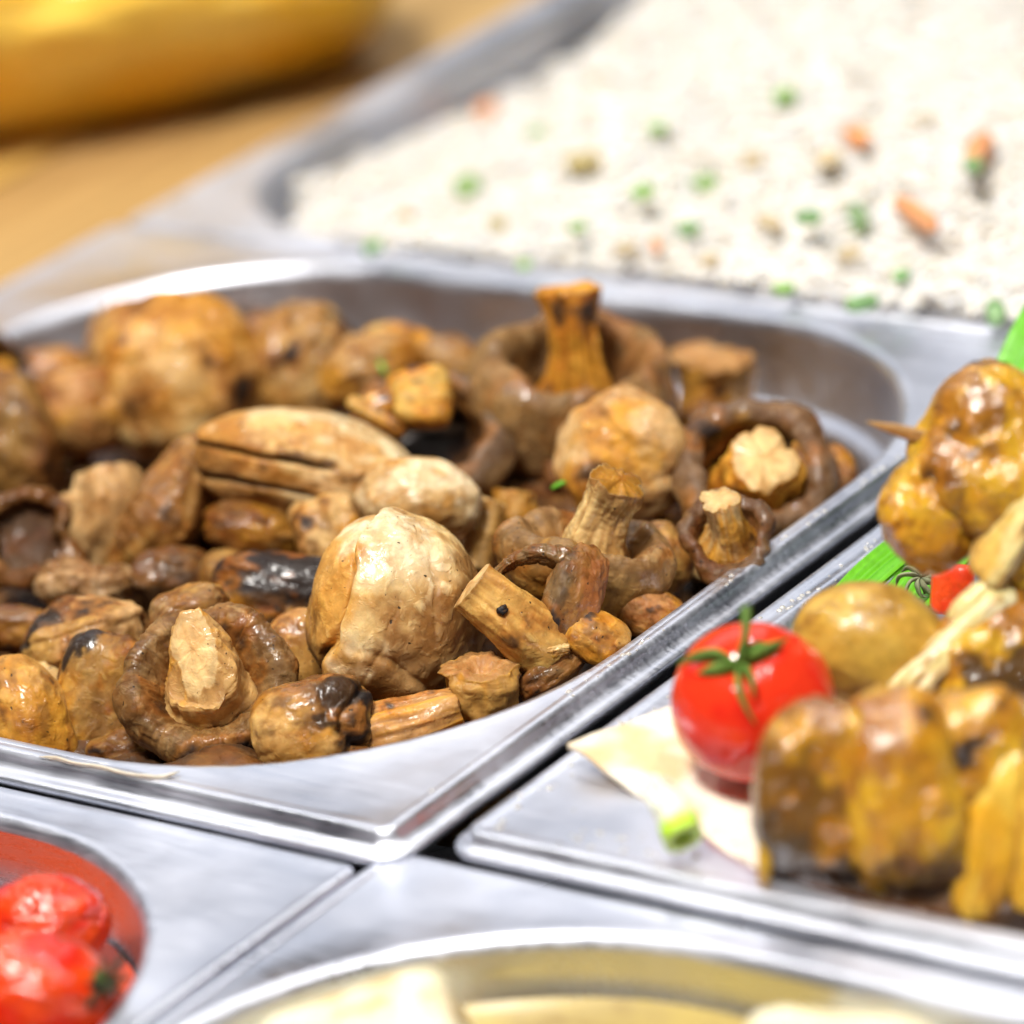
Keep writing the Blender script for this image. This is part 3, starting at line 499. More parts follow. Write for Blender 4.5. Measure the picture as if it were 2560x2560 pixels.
t = m_tube(192, 955, .004, ((-22, -95, -10), (-10, -40, 8), (6, 20, 16), (-4, 66, 10)), (62, 72, 74, 54), 'pale split mushroom stem with lobed cut top on the left', seed=145, cols=(np.array((.62, .41, .19)), np.array((.50, .30, .12))), cut=CUT, hollow=.5, wr=.01, fib=.05, char=.02, edge=.2)
m_tube(318, 960, .004, ((44, 100, -10), (20, 40, 12), (-6, -20, 20), (-48, -70, 12), (-86, -92, 0)), (34, 56, 66, 54, 32), 'curled brown mushroom strip beside the pale split stem', mat=M_MUSH, seed=147, nv=110, cols=(TAN, BROWN * 1.2), cuts=(False, False), wr=.05, fib=.03, char=.14, edge=0)
m_blob(372, 950, .000, (42, 88, 46), 'golden mushroom flank behind the curled brown strip', spin=-8, kw=dict(seed=149, lump=.1, wr=.02, cols=(np.array((.52, .32, .13)), GOLD * .8), char=.02, nu=80, nv=56))
m_cup(52, 1010, .004, 96, (.15, .35, .85), 'scorched mushroom cap showing dark ragged gills on the left', spin=15, kw=dict(seed=151, H=.6, inner=.72, depth=.22, lobes=.14, wr=.05, outer=(BROWN, DARK), rimc=BROWN, gill=np.array((.10, .05, .02)), char=.36))
m_tube(170, 1098, -.004, ((-72, -8, 0), (-30, 4, 20), (20, -6, 24), (62, 6, 8)), (32, 44, 40, 26), 'ragged pale gilled mushroom scrap below the pale split stem', mat=M_MUSH, seed=153, cols=(np.array((.50, .33, .17)), BROWN), cuts=(False, False), wr=.12, fib=.08, char=.12, edge=0)
m_blob(330, 1090, -.006, (76, 52, 56), 'dark singed mushroom lump under the curled brown strip', kw=dict(seed=155, lump=.14, wr=.06, cols=(BROWN, DARK), spot=DARK, char=.32))
m_blob(428, 1085, -.006, (50, 44, 44), 'small grey brown mushroom button beside the blackened flat piece', kw=dict(seed=157, lump=.06, wr=.02, cols=(TAN * .8, BROWN), spot=BROWN, char=.12, nu=80, nv=56))
m_blob(408, 868, -.002, (48, 34, 40), 'pale mushroom scrap below the large golden cap', kw=dict(seed=159, p=2.6, lump=.1, wr=.02, cols=(np.array((.55, .38, .19)), TAN), char=0, nu=64, nv=44))
m_blob(28, 1190, -.008, (72, 40, 50), 'low brown mushroom slab at the left below the scorched gills', kw=dict(seed=161, p=2.8, lump=.1, wr=.03, cols=(GOLD * .55, BROWN), char=.06, nu=80, nv=56))
m_blob(1250, 1060, -.006, (56, 60, 50), 'shaded tan mushroom piece below the small dark cup', kw=dict(seed=163, lump=.12, wr=.03, cols=(TAN, BROWN), char=.08, nu=80, nv=56))
m_blob(1335, 800, -.016, (60, 40, 50), 'brown mushroom foot under the upright tan stem', kw=dict(seed=165, lump=.12, wr=.03, cols=(GOLD * .6, BROWN), char=.1, nu=64, nv=44))

# pieces low in the heap, coloured extra dark to deepen the shade in the gaps
rng = random.Random(5)
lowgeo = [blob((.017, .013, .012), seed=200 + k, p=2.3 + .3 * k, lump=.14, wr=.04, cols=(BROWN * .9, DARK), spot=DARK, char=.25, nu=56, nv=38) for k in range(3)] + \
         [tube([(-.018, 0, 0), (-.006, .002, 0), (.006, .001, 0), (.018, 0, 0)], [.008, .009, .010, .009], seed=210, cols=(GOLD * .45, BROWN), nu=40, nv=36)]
lowme = []
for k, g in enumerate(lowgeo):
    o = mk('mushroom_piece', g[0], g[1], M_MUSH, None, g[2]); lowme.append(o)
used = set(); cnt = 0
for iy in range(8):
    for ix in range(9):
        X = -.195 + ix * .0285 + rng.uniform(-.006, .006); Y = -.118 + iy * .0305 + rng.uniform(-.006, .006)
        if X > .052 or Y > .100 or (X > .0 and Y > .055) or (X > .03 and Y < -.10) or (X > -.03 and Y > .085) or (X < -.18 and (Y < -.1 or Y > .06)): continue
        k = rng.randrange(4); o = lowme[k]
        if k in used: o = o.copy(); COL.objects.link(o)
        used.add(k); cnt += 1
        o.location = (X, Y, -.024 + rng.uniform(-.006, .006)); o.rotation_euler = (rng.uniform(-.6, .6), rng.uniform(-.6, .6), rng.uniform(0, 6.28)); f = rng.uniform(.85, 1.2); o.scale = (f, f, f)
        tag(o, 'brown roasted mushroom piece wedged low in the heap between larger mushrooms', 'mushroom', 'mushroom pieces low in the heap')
# dark cooking juice in the bottom of the pan
n = 72; th = np.linspace(0, 2 * np.pi, n, endpoint=False)
ring = rrect(-.2085, .0595, -.1295, .1165, .073, -.0335); c = ring.mean(0); rr = [ring, c + (ring - c) * .6 , c + (ring - c) * .01]
M_JUICE, nt, N, L, b = newmat('dark_juice'); b.inputs['Base Color'].default_value = (.035, .018, .008, 1); b.inputs['Roughness'].default_value = .12
L.new(bump(N, L, nnoise(N, L, coords(N, L, False), 60, 2), .2, .002), b.inputs['Normal'])
o = mk('cooking_juice', np.vstack(rr), gridF(len(ring), 3), M_JUICE); o['kind'] = 'stuff'; tag(o, 'dark brown juice under the mushrooms', 'juice')

# ------------------------------------------------------------------ small scraps on the mushrooms
GREEN = np.array((.06, .26, .02)); LGREEN = np.array((.16, .50, .03))
def scrap(pts, r, z, label, cols=(GREEN, LGREEN), cat='herb', group='chopped chive scraps', lift=0, mat=None, name='chive_scrap'):
    p = P(*pts[0], z); s = mpp(p); path = [((x - pts[0][0]) * s, -(y - pts[0][1]) * s, (lift + d) * s) for (x, y), d in zip(pts, (0, 4, 6, 4, 0, 0, 0))]
    o = wpart(name, tube(path, [r * s * q for q in (.8, 1, 1, .7)], seed=int(pts[0][0]), nu=16, nv=24, flat=.6, cols=cols, cut=cols[1], char=0, edge=0), p, mat or M_GREEN)
    return tag(o, label, cat, group)
scrap([(826, 928), (834, 948), (848, 970)], 6, .008, 'green chive scrap lying on the small cream mushroom', lift=78)
scrap([(718, 684), (724, 698), (730, 708)], 8, .006, 'green chive scrap by the charred stem pieces', lift=60)
scrap([(1042, 922), (1056, 914), (1066, 910)], 8, .004, 'green chive scrap left of the pale fibrous stem', lift=60)

# ------------------------------------------------------------------ rice
rs = np.random.RandomState(3)
def rice_h(X, Y):
    q = np.stack([X * 28, Y * 28, 0 * X], -1)
    edge = ss(-.215, -.10, X) * .8 + .2
    m = -.016 + .026 * edge * ss(.10, .22, Y) + .012 * fbm(q * 1.2, 5, 4) + .006 * fbm(q * 3.2, 9, 3)
    m = m + .010 * np.exp(-((Y - .142) / .02) ** 2) * ss(-.20, -.12, X) * ss(.09, .065, X)
    return np.where((X > -.17) & (X < .062), np.maximum(m, .0015 - .03 * ss(.150, .185, Y) + .0015 * fbm(q * 3, 2, 2)), m)
gx, gy = np.meshgrid(np.linspace(-.218, .062, 90), np.linspace(.142, .395, 80))
lim = lambda X, Y: (X > -.222 + .05 * np.maximum(0, (.20 - Y) / .06) ** 1.5 * .8) & (X < .068 - .3 * np.maximum(0, .150 - Y))
Hh = rice_h(gx.ravel(), gy.ravel()) + .0001
Hh = np.where(lim(gx.ravel(), gy.ravel()), Hh, -.035); Hh[:90] = -.045; Hh.reshape(80, 90)[:, -1] = -.045
RICE = np.array((.76, .715, .655))
V0 = np.stack([gx.ravel(), gy.ravel(), Hh], -1); F0 = gridF(90, 80, False)
ng = 17000; X = rs.uniform(-.218, .064, ng * 2); Y = rs.uniform(.139, .395, ng * 2); k = lim(X, Y); X, Y = X[k][:ng], Y[k][:ng]; ng = len(X)
Z = rice_h(X, Y) + rs.uniform(-.0004, .0009, ng) + .002 * (rs.rand(ng) > .95)
az = rs.uniform(0, 6.283, ng); el = rs.normal(0, .22, ng)
d = np.stack([np.cos(az) * np.cos(el), np.sin(az) * np.cos(el), np.sin(el)], -1); ux = np.stack([-np.sin(az), np.cos(az), 0 * az], -1); uz = np.cross(d, ux)
prof = [(-1, .15), (-.8, .72), (-.25, 1.), (.35, 1.), (.82, .7), (1, .15)]; ns = 6; ln = rs.uniform(.0022, .0034, ng); rd = rs.uniform(.0007, .0009, ng)
G = []
for t_, q in prof:
    for j in range(ns):
        a = 6.283 * j / ns
        G.append(np.stack([X, Y, Z], -1) + d * (ln * t_)[:, None] + (ux * math.cos(a) + uz * math.sin(a) * .85) * (rd * q)[:, None])
G = np.stack(G, 1); nvg = G.shape[1]; fg = gridF(ns, len(prof)); Fg = (fg[None] + (np.arange(ng) * nvg)[:, None, None]).reshape(-1, 4)
tint = 1 + .10 * rs.randn(ng, 1) * np.array([[.3, .5, 1.]]) ; Cg = np.repeat(np.clip(RICE * tint, 0, .9), nvg, 0)
o = mk('rice', np.vstack([V0, G.reshape(-1, 3)]), np.vstack([F0, Fg + len(V0)]), M_RICE, None, np.vstack([np.tile(RICE * .93, (len(V0), 1)), Cg]))
o['kind'] = 'stuff'; tag(o, 'white cooked rice heaped in the back pan', 'rice')
def inrice(x, y):
    z = -.01
    for _ in range(6): q = P(x, y, z); z = float(rice_h(np.array([q[0]]), np.array([q[1]]))[0])
    return P(x, y, z + .0045)
CAR, OLI, PEA = np.array((.85, .26, .03)), np.array((.42, .32, .05)), np.array((.03, .22, .03))
UPC = CM.T @ np.array((0, 0, 1.))
def bit(x, y, lx, ly, col, label, name, cat, group, spin=0, sd=1):
    p = inrice(x, y); s = mpp(p); col = col * .75 + np.array((.18, .16, .12)); lx *= .85; ly *= .85; hz = min(lx, ly); ly *= 1.8
    o = wpart(name, blob((lx * s, ly * s, hz * s), seed=sd, p=3.5, lump=.1, wr=.02, nu=24, nv=16, cols=(col, col * .85), spot=col, char=0, spots=0), p, M_ONION, None, frame(UPC, spin)); return tag(o, label, cat, group)
gc, gg, go = 'carrot pieces in the rice', 'green herb pieces in the rice', 'olive and onion bits in the rice'
bit(1728, 405, 20, 68, CAR, 'long thin carrot strip lying on the rice', 'carrot_piece', 'carrot', gc, 18, 2)
bit(1848, 282, 26, 40, CAR, 'carrot piece with a green herb scrap at its foot', 'carrot_piece', 'carrot', gc, -20, 3)
bit(1236, 462, 10, 28, CAR * 1.05, 'narrow upright carrot sliver near the front of the rice', 'carrot_piece', 'carrot', gc, 4, 4)
bit(762, 418, 26, 18, CAR, 'carrot cube at the left end of the rice', 'carrot_piece', 'carrot', gc, 0, 5)
bit(1138, 170, 34, 30, CAR, 'largest rounded carrot chunk far back in the rice', 'carrot_piece', 'carrot', gc, 0, 6)
for k, (x, y) in enumerate(((918, 212), (1618, 258))): bit(x, y, 24, 22, CAR, 'small carrot cube half sunk in the rice', 'carrot_piece', 'carrot', gc, 20 * k, 7 + k)
bit(1616, 412, 24, 40, PEA, 'large dark green herb piece on the rice beside the long carrot strip', 'herb_piece', 'herb', gg, 5, 9)
bit(1836, 312, 22, 16, PEA * 1.3, 'green herb scrap at the foot of a carrot piece', 'herb_piece', 'herb', gg, 5, 10)
bit(1878, 590, 22, 28, PEA * 1.3, 'dark green herb piece at the right front corner of the rice', 'herb_piece', 'herb', gg, 0, 11)
bit(1100, 306, 40, 18, OLI, 'long olive coloured bit in the rice', 'vegetable_bit', 'vegetable', go, 0, 12)
for k, (x, y, a, b, c) in enumerate(((1014, 258, 22, 18, PEA * 1.6), (1212, 362, 26, 14, LGREEN), (1328, 346, 22, 18, LGREEN * .8), (1526, 410, 16, 16, PEA * 1.6), (1625, 572, 16, 22, PEA * 1.6), (1480, 545, 24, 12, LGREEN), (705, 466, 14, 16, PEA * 1.8), (882, 352, 30, 22, LGREEN * .7), (936, 425, 20, 16, OLI * .8), (1090, 430, 22, 12, LGREEN * .8), (1300, 430, 18, 14, PEA * 1.6), (1240, 240, 16, 12, LGREEN), (1480, 180, 20, 14, LGREEN), (1700, 520, 18, 12, PEA * 1.8), (990, 500, 16, 10, LGREEN))):
    bit(x, y, a, b, c, 'small green herb fleck sunk in the rice', 'herb_piece', 'herb', gg, 25 * k, 20 + k)
for k, (x, y, a, b) in enumerate(((1420, 300, 22, 16), (1560, 300, 26, 16), (1180, 470, 22, 14), (1740, 230, 24, 16), (1600, 480, 20, 14), (1340, 490, 20, 12), (860, 440, 20, 12), (1450, 420, 16, 26))):
    bit(x, y, a, b, np.array((.60, .47, .26)), 'pale brown onion bit in the rice', 'vegetable_bit', 'vegetable', go, 30 * k, 40 + k)

# ------------------------------------------------------------------ fresh tomato, flatbread, spring onion
def lathe_color(o_cols): return o_cols
p = P(1420, 1325, .0165); s = mpp(p)
t = thing('tomato', p, 'fresh red cherry tomato with green calyx, standing on flatbread', 'tomato')
V, F, C = blob((158 * s, 154 * s, 148 * s), seed=6, lump=.03, puff=.0, wr=.0, nu=96, nv=72, cols=((.62, .016, .008), (.70, .035, .010)), spot=np.array((.62, .016, .008)), char=0, spots=0, wcol=0)
fr = frame((-.22, .50, .84)); U = V / np.linalg.norm(V, axis=1, keepdims=True)
V = V * (1 - .10 * np.exp(-((1 - U[:, 2]) / .03)))[:, None]
wpart('fruit', (V, F, C), p, M_TOM, t, fr)
HG = np.array((.10, .19, .03))
for k in range(6):
    a = math.radians((12, 58, 140, 196, 262, 318)[k]); L_ = (96, 60, 104, 70, 112, 66)[k] * s; path = []
    for u in (0, .35, .7, 1.):
        ph = .05 + u * L_ / (156 * s); rr_ = (150 + 8 + (14, 4, 22, 8, 3, 18)[k] * u * u) * s
        path.append((rr_ * math.sin(ph) * math.cos(a + (.3, -.4, .5, -.2, .35, -.5)[k] * u), rr_ * math.sin(ph) * math.sin(a + (.3, -.4, .5, -.2, .35, -.5)[k] * u), rr_ * math.cos(ph) - (10 * s if u == 0 else 0)))
    wpart('sepal', tube(path, [12 * s, 19 * s, 13 * s, 3 * s], seed=k, nu=20, nv=24, flat=.4, cols=(HG, HG * 1.5), cuts=(False, False), char=0, edge=0, wr=.05), p, M_HERB, t, fr)
wpart('stalk', tube([(0, 0, 138 * s), (6 * s, 4 * s, 165 * s), (26 * s, 34 * s, 205 * s), (30 * s, 80 * s, 222 * s)], [11 * s, 9 * s, 8 * s, 11 * s], seed=8, nu=20, nv=30, cols=(HG * 1.3, HG), cut=HG, char=0, edge=0), p, M_HERB, t, fr)

def sheet(corners, nu, nv, wave, seed, th, cols, name, mat, wf=30, parent=None, loc=None):
    a, b, c, d = [np.asarray(q, float) for q in corners]; u, v = np.meshgrid(np.linspace(0, 1, nu), np.linspace(0, 1, nv)); u = u.ravel()[:, None]; v = v.ravel()[:, None]
    T = a * (1 - u) * (1 - v) + b * u * (1 - v) + c * u * v + d * (1 - u) * v
    T[:, 2] += wave * fbm(T * wf, seed, 3); B = T.copy(); B[:, 2] -= th
    n = nu * nv; F = gridF(nu, nv, False); top, bot = F, F[:, ::-1] + n; e = []
    for i in range(nu - 1): e += [(i + 1, i, n + i, n + i + 1), ((nv - 1) * nu + i, (nv - 1) * nu + i + 1, n + (nv - 1) * nu + i + 1, n + (nv - 1) * nu + i)]
    for j in range(nv - 1): e += [(j * nu, (j + 1) * nu, n + (j + 1) * nu, n + j * nu), ((j + 1) * nu + nu - 1, j * nu + nu - 1, n + j * nu + nu - 1, n + (j + 1) * nu + nu - 1)]
    C = mix(cols[0], cols[1], ss(.05, .45, fbm(T * wf * 2, seed + 3, 3))); C = np.vstack([C, C])
    return mk(name, np.vstack([T, B]), np.vstack([top, bot, np.array(e)]), mat, parent, C, loc=a if loc is None else loc)
FB = np.array((.80, .73, .60))
o = sheet([P(1072, 1418, .0035), P(1300, 1345, .004), P(1960, 1130, -.004), P(1440, 1650, -.006)], 60, 50, .006, 4, .0014, (FB, np.array((.66, .48, .26))), 'flatbread', M_FLAT)
tag(o, 'white flatbread with a pointed corner lying under the fresh tomato', 'flatbread')
p = P(1290, 1570, .007); s = mpp(p)
g = tube([(-52 * s, 86 * s, -60 * s), (-30 * s, 52 * s, -30 * s), (-12 * s, 22 * s, -8 * s), (0, -8 * s, 22 * s)], [27 * s, 31 * s, 36 * s, 39 * s], seed=3, nu=48, nv=40, cols=((.8, .8, .7), (.75, .78, .62)), cut=np.array((.42, .60, .12)), hollow=.9, char=0, edge=0, wr=.006, fib=.015, cuts=(False, True))
tt = np.repeat(np.clip((np.arange(len(g[2]) // 48) - 7) / 40., 0, 1), 48); gc_ = mix(g[2], np.array((.42, .66, .03)), ss(.55, .85, tt) * (tt < .999)); gc_[tt >= .999] = np.array((.45, .62, .14))
tag(wpart('spring_onion', (g[0], g[1], gc_), p, M_ONION), 'cut spring onion end, white fading to bright green, hollow', 'spring onion')

# ------------------------------------------------------------------ kebabs
MUS, MUS2, SEAR = np.array((.70, .41, .025)), np.array((.56, .27, .018)), np.array((.21, .085, .014))
ONI, POT = np.array((.74, .60, .25)), np.array((.52, .32, .05))
def kebab(x, y, z, label): 
    p = P(x, y, z); return thing('kebab_skewer', p, label, 'kebab', 'kebab skewers in the pan'), p, mpp(p)
def kpart(name, t, pos, s, dx, dy, dz, rad, ax=(0, 0, 1), spin=0, mat=None, **kw):
    return wpart(name, blob(tuple(q * s for q in rad), **kw), pos, mat or M_MEAT, t, frame(ax, spin), (dx, dy, dz), s)
mk_ = dict(cols=(MUS, MUS2), spot=SEAR * 2, wr=.02, wf=3.2, spots=.45, lf=1.1, puff=.012, wcol=.1)
t, p, s = kebab(1830, 900, .046, 'kebab with a bare pointed stick end and a glazed meat chunk over green leaves')
kpart('meat_chunk', t, p, s, 40, 34, 0, (152, 166, 130), spin=-28, seed=301, p=2.6, lump=.12, char=.06, grads=(((-.1, -1, .2), SEAR, .45, .8), ((-.6, .2, .6), SEAR * 1.2, .80, .95)), nu=160, nv=110, **mk_)
kpart('meat_chunk', t, p, s, -70, -62, 10, (92, 108, 96), spin=-20, seed=303, p=2.6, lump=.12, char=.22, **mk_)
kpart('meat_chunk', t, p, s, 150, -20, -10, (140, 165, 110), spin=-30, seed=305, p=2.6, lump=.10, char=.16, **mk_)
kpart('onion_slice', t, p, s, 68, -92, 96, (52, 118, 26), ax=(-.5, .2, .8), spin=-34, mat=M_ONION, seed=307, p=3.4, lump=.06, wr=.012, cols=(ONI, np.array((.70, .44, .10))), spot=MUS2, char=.04)
kpart('onion_slice', t, p, s, 100, -130, 60, (70, 80, 40), spin=-34, mat=M_ONION, seed=309, p=3, lump=.08, wr=.012, cols=(np.array((.70, .44, .10)), MUS), spot=SEAR, char=.15)
WOODC = np.array((.58, .36, .14))
wpart('stick', tube([(-198 * s, 104 * s, 26 * s), (-150 * s, 92 * s, 22 * s), (-85 * s, 76 * s, 14 * s), (160 * s, 20 * s, 0)], [1.5 * s, 10 * s, 14 * s, 14 * s], seed=311, nu=24, nv=60, cols=(WOODC * 1.2, WOODC * .7), cut=WOODC, wr=.02, char=.0, edge=.9), p, M_STEM, t)
t, p, s = kebab(1700, 1230, .014, 'kebab of a whole small potato, onion strip and seared meat')
kpart('potato', t, p, s, -50, 14, 0, (152, 116, 110), spin=-14, mat=M_POTATO, seed=321, lump=.03, wr=.004, cols=(POT, POT * np.array((.88, .80, .7))), spot=np.array((.30, .15, .03)), char=.0, nu=160, nv=110, spots=.5)
kpart('onion_strip', t, p, s, 62, -8, 98, (150, 34, 30), spin=44, mat=M_ONION, seed=323, p=3.2, lump=.14, wr=.02, cols=(np.array((.80, .70, .45)), ONI), spot=np.array((.6, .42, .14)), char=.02)
kpart('onion_strip', t, p, s, 146, 84, 80, (66, 44, 30), spin=40, mat=M_ONION, seed=325, p=3, lump=.10, wr=.02, cols=(np.array((.80, .70, .42)), ONI), spot=np.array((.6, .42, .14)), char=.0)
kpart('meat_chunk', t, p, s, 180, -30, 40, (128, 150, 110), spin=-10, seed=327, p=2.5, lump=.12, char=.06, grads=(((.4, -.3, .7), DARK, .45, .7), ((0, .9, .3), SEAR * 1.6, .5, .8)), **mk_)
kpart('meat_chunk', t, p, s, 100, -110, 20, (120, 70, 80), spin=-18, seed=329, p=2.5, lump=.10, char=.05, **mk_)
t, p, s = kebab(1660, 1510, .010, 'glossy mustard yellow kebab with scorched end, beside the fresh tomato')
kpart('meat_chunk', t, p, s, -120, 18, 10, (114, 160, 112), spin=-4, seed=341, p=3.6, lump=.10, char=.10, grads=(((-.6, -.45, .6), SEAR * .7, .30, .55), ((-.3, -.9, .3), DARK, .50, .75), ((-.2, 1, .1), SEAR * 1.3, .55, .85)), nu=160, nv=110, **mk_)
kpart('meat_chunk', t, p, s, 40, -2, 22, (122, 196, 118), spin=10, seed=343, p=2.7, lump=.13, char=.08, grads=(((0, -1, .2), SEAR * .7, .5, .85), ((-.5, .6, .3), SEAR * 1.6, .62, .85)), nu=160, nv=110, **mk_)
kpart('skin_edge', t, p, s, -218, -40, 54, (16, 120, 30), spin=-2, seed=345, p=2.6, lump=.08, cols=(np.array((.66, .46, .02)), MUS), spot=MUS2, wr=.02, char=.03)
kpart('pepper_strip', t, p, s, 205, -70, 40, (62, 180, 46), spin=-14, mat=M_ONION, seed=347, p=2.8, lump=.08, cols=(np.array((.72, .46, .06)), np.array((.66, .34, .02))), spot=MUS2, wr=.012, char=.06)
kpart('meat_chunk', t, p, s, 160, 96, -20, (150, 120, 100), spin=14, seed=349, p=2.5, lump=.10, char=.06, **mk_)
kpart('pepper_strip', t, p, s, 290, -20, 30, (60, 190, 60), spin=-8, mat=M_ONION, seed=351, p=2.8, lump=.08, cols=(np.array((.72, .46, .06)), np.array((.66, .34, .02))), spot=MUS2, wr=.012, char=.06)
kpart('dark_base', t, p, s, 70, -175, -40, (290, 84, 110), spin=-14, seed=353, p=2.5, lump=.12, cols=(SEAR * .6, DARK), spot=CHAR, wr=.03, char=.35)  # dark mass filling the gap under the chunks

# green leaves, herb sprig and pepper piece between the kebabs
LE, LE2 = np.array((.14, .44, .02)), np.array((.06, .27, .012))
def leaf(pts, zs, w, label, seed=1):
    c = spline([P(x, y, z) for (x, y), z in zip(pts, zs)], 40); T = np.gradient(c, axis=0); sd = np.cross(T, (0, 0, 1.)); sd /= np.linalg.norm(sd, axis=1, keepdims=True)
    nu = 24; u = np.linspace(-1, 1, nu); s = mpp(c[0]); wd = w * s * np.sin(np.linspace(.5, 2.7, 40)) ** .5
    V = c[:, None] + sd[:, None] * (u[None, :] * wd[:, None])[..., None]; V[..., 2] += (np.abs(u) ** 1.5 * w * s * .35)[None, :] + .0006 * np.cos(u * 22)[None]
    V = V.reshape(-1, 3); B = V.copy(); B[:, 2] -= .0007; n = len(V); F = gridF(nu, 40, False)
    C = mix(LE, LE2, np.tile(ss(.2, .9, np.cos(u * 22) * .5 + .3 * np.exp(-(u / .1) ** 2)), 40)); 
    o = mk('leaf', np.vstack([V, B]), np.vstack([F, F[:, ::-1] + n]), M_GREEN, None, np.vstack([C, C]), loc=c[0]); return tag(o, label, 'leaf', 'green leaves lining the kebab pan')
leaf([(1570, 1165), (1650, 1085), (1740, 1010), (1830, 930)], (-.001, .000, .000, .002), 46, 'bright green leaf strip along the inner edge of the kebab pan', 3)
leaf([(1680, 1190), (1730, 1120), (1800, 1040), (1880, 960)], (-.003, -.002, -.002, -.001), 60, 'bright green leaf lying beneath the herb sprig', 5)
leaf([(1870, 760), (1915, 690), (1950, 620), (1990, 540)], (.012, .018, .024, .03), 42, 'bright green leaf rising behind the kebab with the bare stick end', 7)
p = P(1735, 1090, .004); s = mpp(p); HB = np.array((.17, .19, .11))
t = thing('herb_sprig', p, 'dry grey green herb sprig beside the red pepper piece', 'herb')
for k in range(9):
    a = math.radians(-150 + 38 * k); L_ = (60, 40, 52, 36, 56, 44, 52, 36, 48)[k] * s
    wpart('herb_leaf', tube([(0, 0, 10 * s), (L_ * .4 * math.cos(a), L_ * .3 * math.sin(a), 18 * s), (L_ * .8 * math.cos(a + .4), L_ * .8 * math.sin(a + .4), 12 * s), (L_ * math.cos(a + .8), L_ * math.sin(a + .8), 4 * s)], [7 * s, 12 * s, 9 * s, 2 * s], seed=k, nu=14, nv=22, flat=.4, cols=(HB, HB * 1.6), cuts=(False, False), char=0, edge=0, wr=.08), p, M_HERB, t)
wpart('twig', tube([(-10 * s, 52 * s, 0), (-6 * s, 30 * s, 8 * s), (0, 0, 10 * s), (10 * s, -30 * s, 6 * s)], [7 * s, 6 * s, 5 * s, 3 * s], seed=4, nu=14, nv=22, cols=(np.array((.35, .27, .14)), HB), char=0), p, M_HERB, t)
RED = np.array((.80, .075, .008))
m_blob(1796, 1112, .006, (40, 48, 30), 'orange red pepper square between two kebabs', spin=-4, kw=dict(seed=361, p=6, lump=.03, wr=.006, cols=(RED, RED * np.array((1, .7, 1))), spot=RED, char=0, spots=0, wcol=0), name='pepper_piece', mat=M_ONION, cat='pepper', group=None)

# ------------------------------------------------------------------ roasted tomatoes in the near left pan
RT, RT2 = np.array((.66, .018, .004)), np.array((.78, .07, .006))
def rtom(x, y, z, rad, label, seed, spin, folds):
    p = P(x, y, z); s = mpp(p); t = thing('roasted_tomato', p, label, 'tomato', 'roasted tomatoes in the pan')
    wpart('flesh', blob(tuple(q * s for q in rad), seed=seed, lump=.06, wr=.09, wf=2.6, puff=.02, cols=(RT, RT2), spot=RT2, char=0, spots=.4, wcol=.0, folds=folds, nu=160, nv=110), p, M_RTOM, t, frame((.1, .3, 1), spin)); return t, p, s
fo = tuple((((math.cos(a), math.sin(a), .2)), o_, .025, .03, .012) for a, o_ in ((.3, .1), (1.2, .35), (2.0, -.1), (2.7, .4), (.9, -.3), (1.6, .1)))
rtom(82, 1752, -.012, (122, 104, 100), 'round roasted tomato with finely wrinkled orange skin at the pan wall', 371, 10, fo)
t, p, s = rtom(70, 1878, -.006, (165, 118, 120), 'red roasted tomato with a blackened calyx', 373, -16, fo[2:])
for k in range(8):
    a = math.radians(45 * k + 10); L_ = (44, 58, 40, 30, 46, 88, 36, 40)[k] * s; o_ = np.array((136, 34, 62)) * s
    wpart('burnt_sepal', tube([tuple(o_ + np.array((0, 0, 12 * s))), tuple(o_ + np.array((L_ * .4 * math.cos(a), L_ * .4 * math.sin(a), 26 * s))), tuple(o_ + np.array((L_ * .8 * math.cos(a), L_ * .8 * math.sin(a), 14 * s))), tuple(o_ + np.array((L_ * math.cos(a), L_ * math.sin(a), 4 * s)))], [10 * s, 14 * s, 11 * s, 4 * s], seed=k + 3, nu=18, nv=24, flat=.5, cols=(np.array((.016, .022, .012)), np.array((.04, .05, .02)) if k != 3 else np.array((.10, .16, .03))), cuts=(False, False), wr=.12, char=.1, edge=0), p, M_HERB, t)

# ------------------------------------------------------------------ pale slabs and oil in the near right pan
m_blob(700, 2022, -.016, (205, 118, 160), 'pale cream slab with browned patches lying in yellow oil', ax=(-.25, .55, .8), spin=14, kw=dict(seed=381, p=5, lump=.03, wr=.012, cols=(np.array((.84, .79, .60)), np.array((.80, .72, .46))), spot=np.array((.62, .40, .12)), char=0, spots=.8), name='cream_slab', mat=M_CHEESE, cat='slab', group='pale slabs in the near pan')
m_blob(1580, 2034, -.018, (190, 96, 150), 'second pale slab nearly sunk against the wall under the kebab pan', ax=(0, .5, .8), spin=-6, kw=dict(seed=383, p=4, lump=.04, wr=.012, cols=(np.array((.84, .79, .60)), np.array((.80, .72, .46))), spot=np.array((.62, .40, .12)), char=0, spots=.6), name='cream_slab', mat=M_CHEESE, cat='slab', group='pale slabs in the near pan')
M_OIL, nt, N, L, b = newmat('yellow_oil'); co = coords(N, L, False)
L.new(ramp(N, L, nnoise(N, L, co, 90, 5, .65), [(.35, (.38, .28, .06)), (.55, (.32, .23, .06)), (.72, (.18, .10, .015))]), b.inputs['Base Color']); b.inputs['Roughness'].default_value = .45
L.new(bump(N, L, nnoise(N, L, co, 40, 2), .15, .002), b.inputs['Normal'])
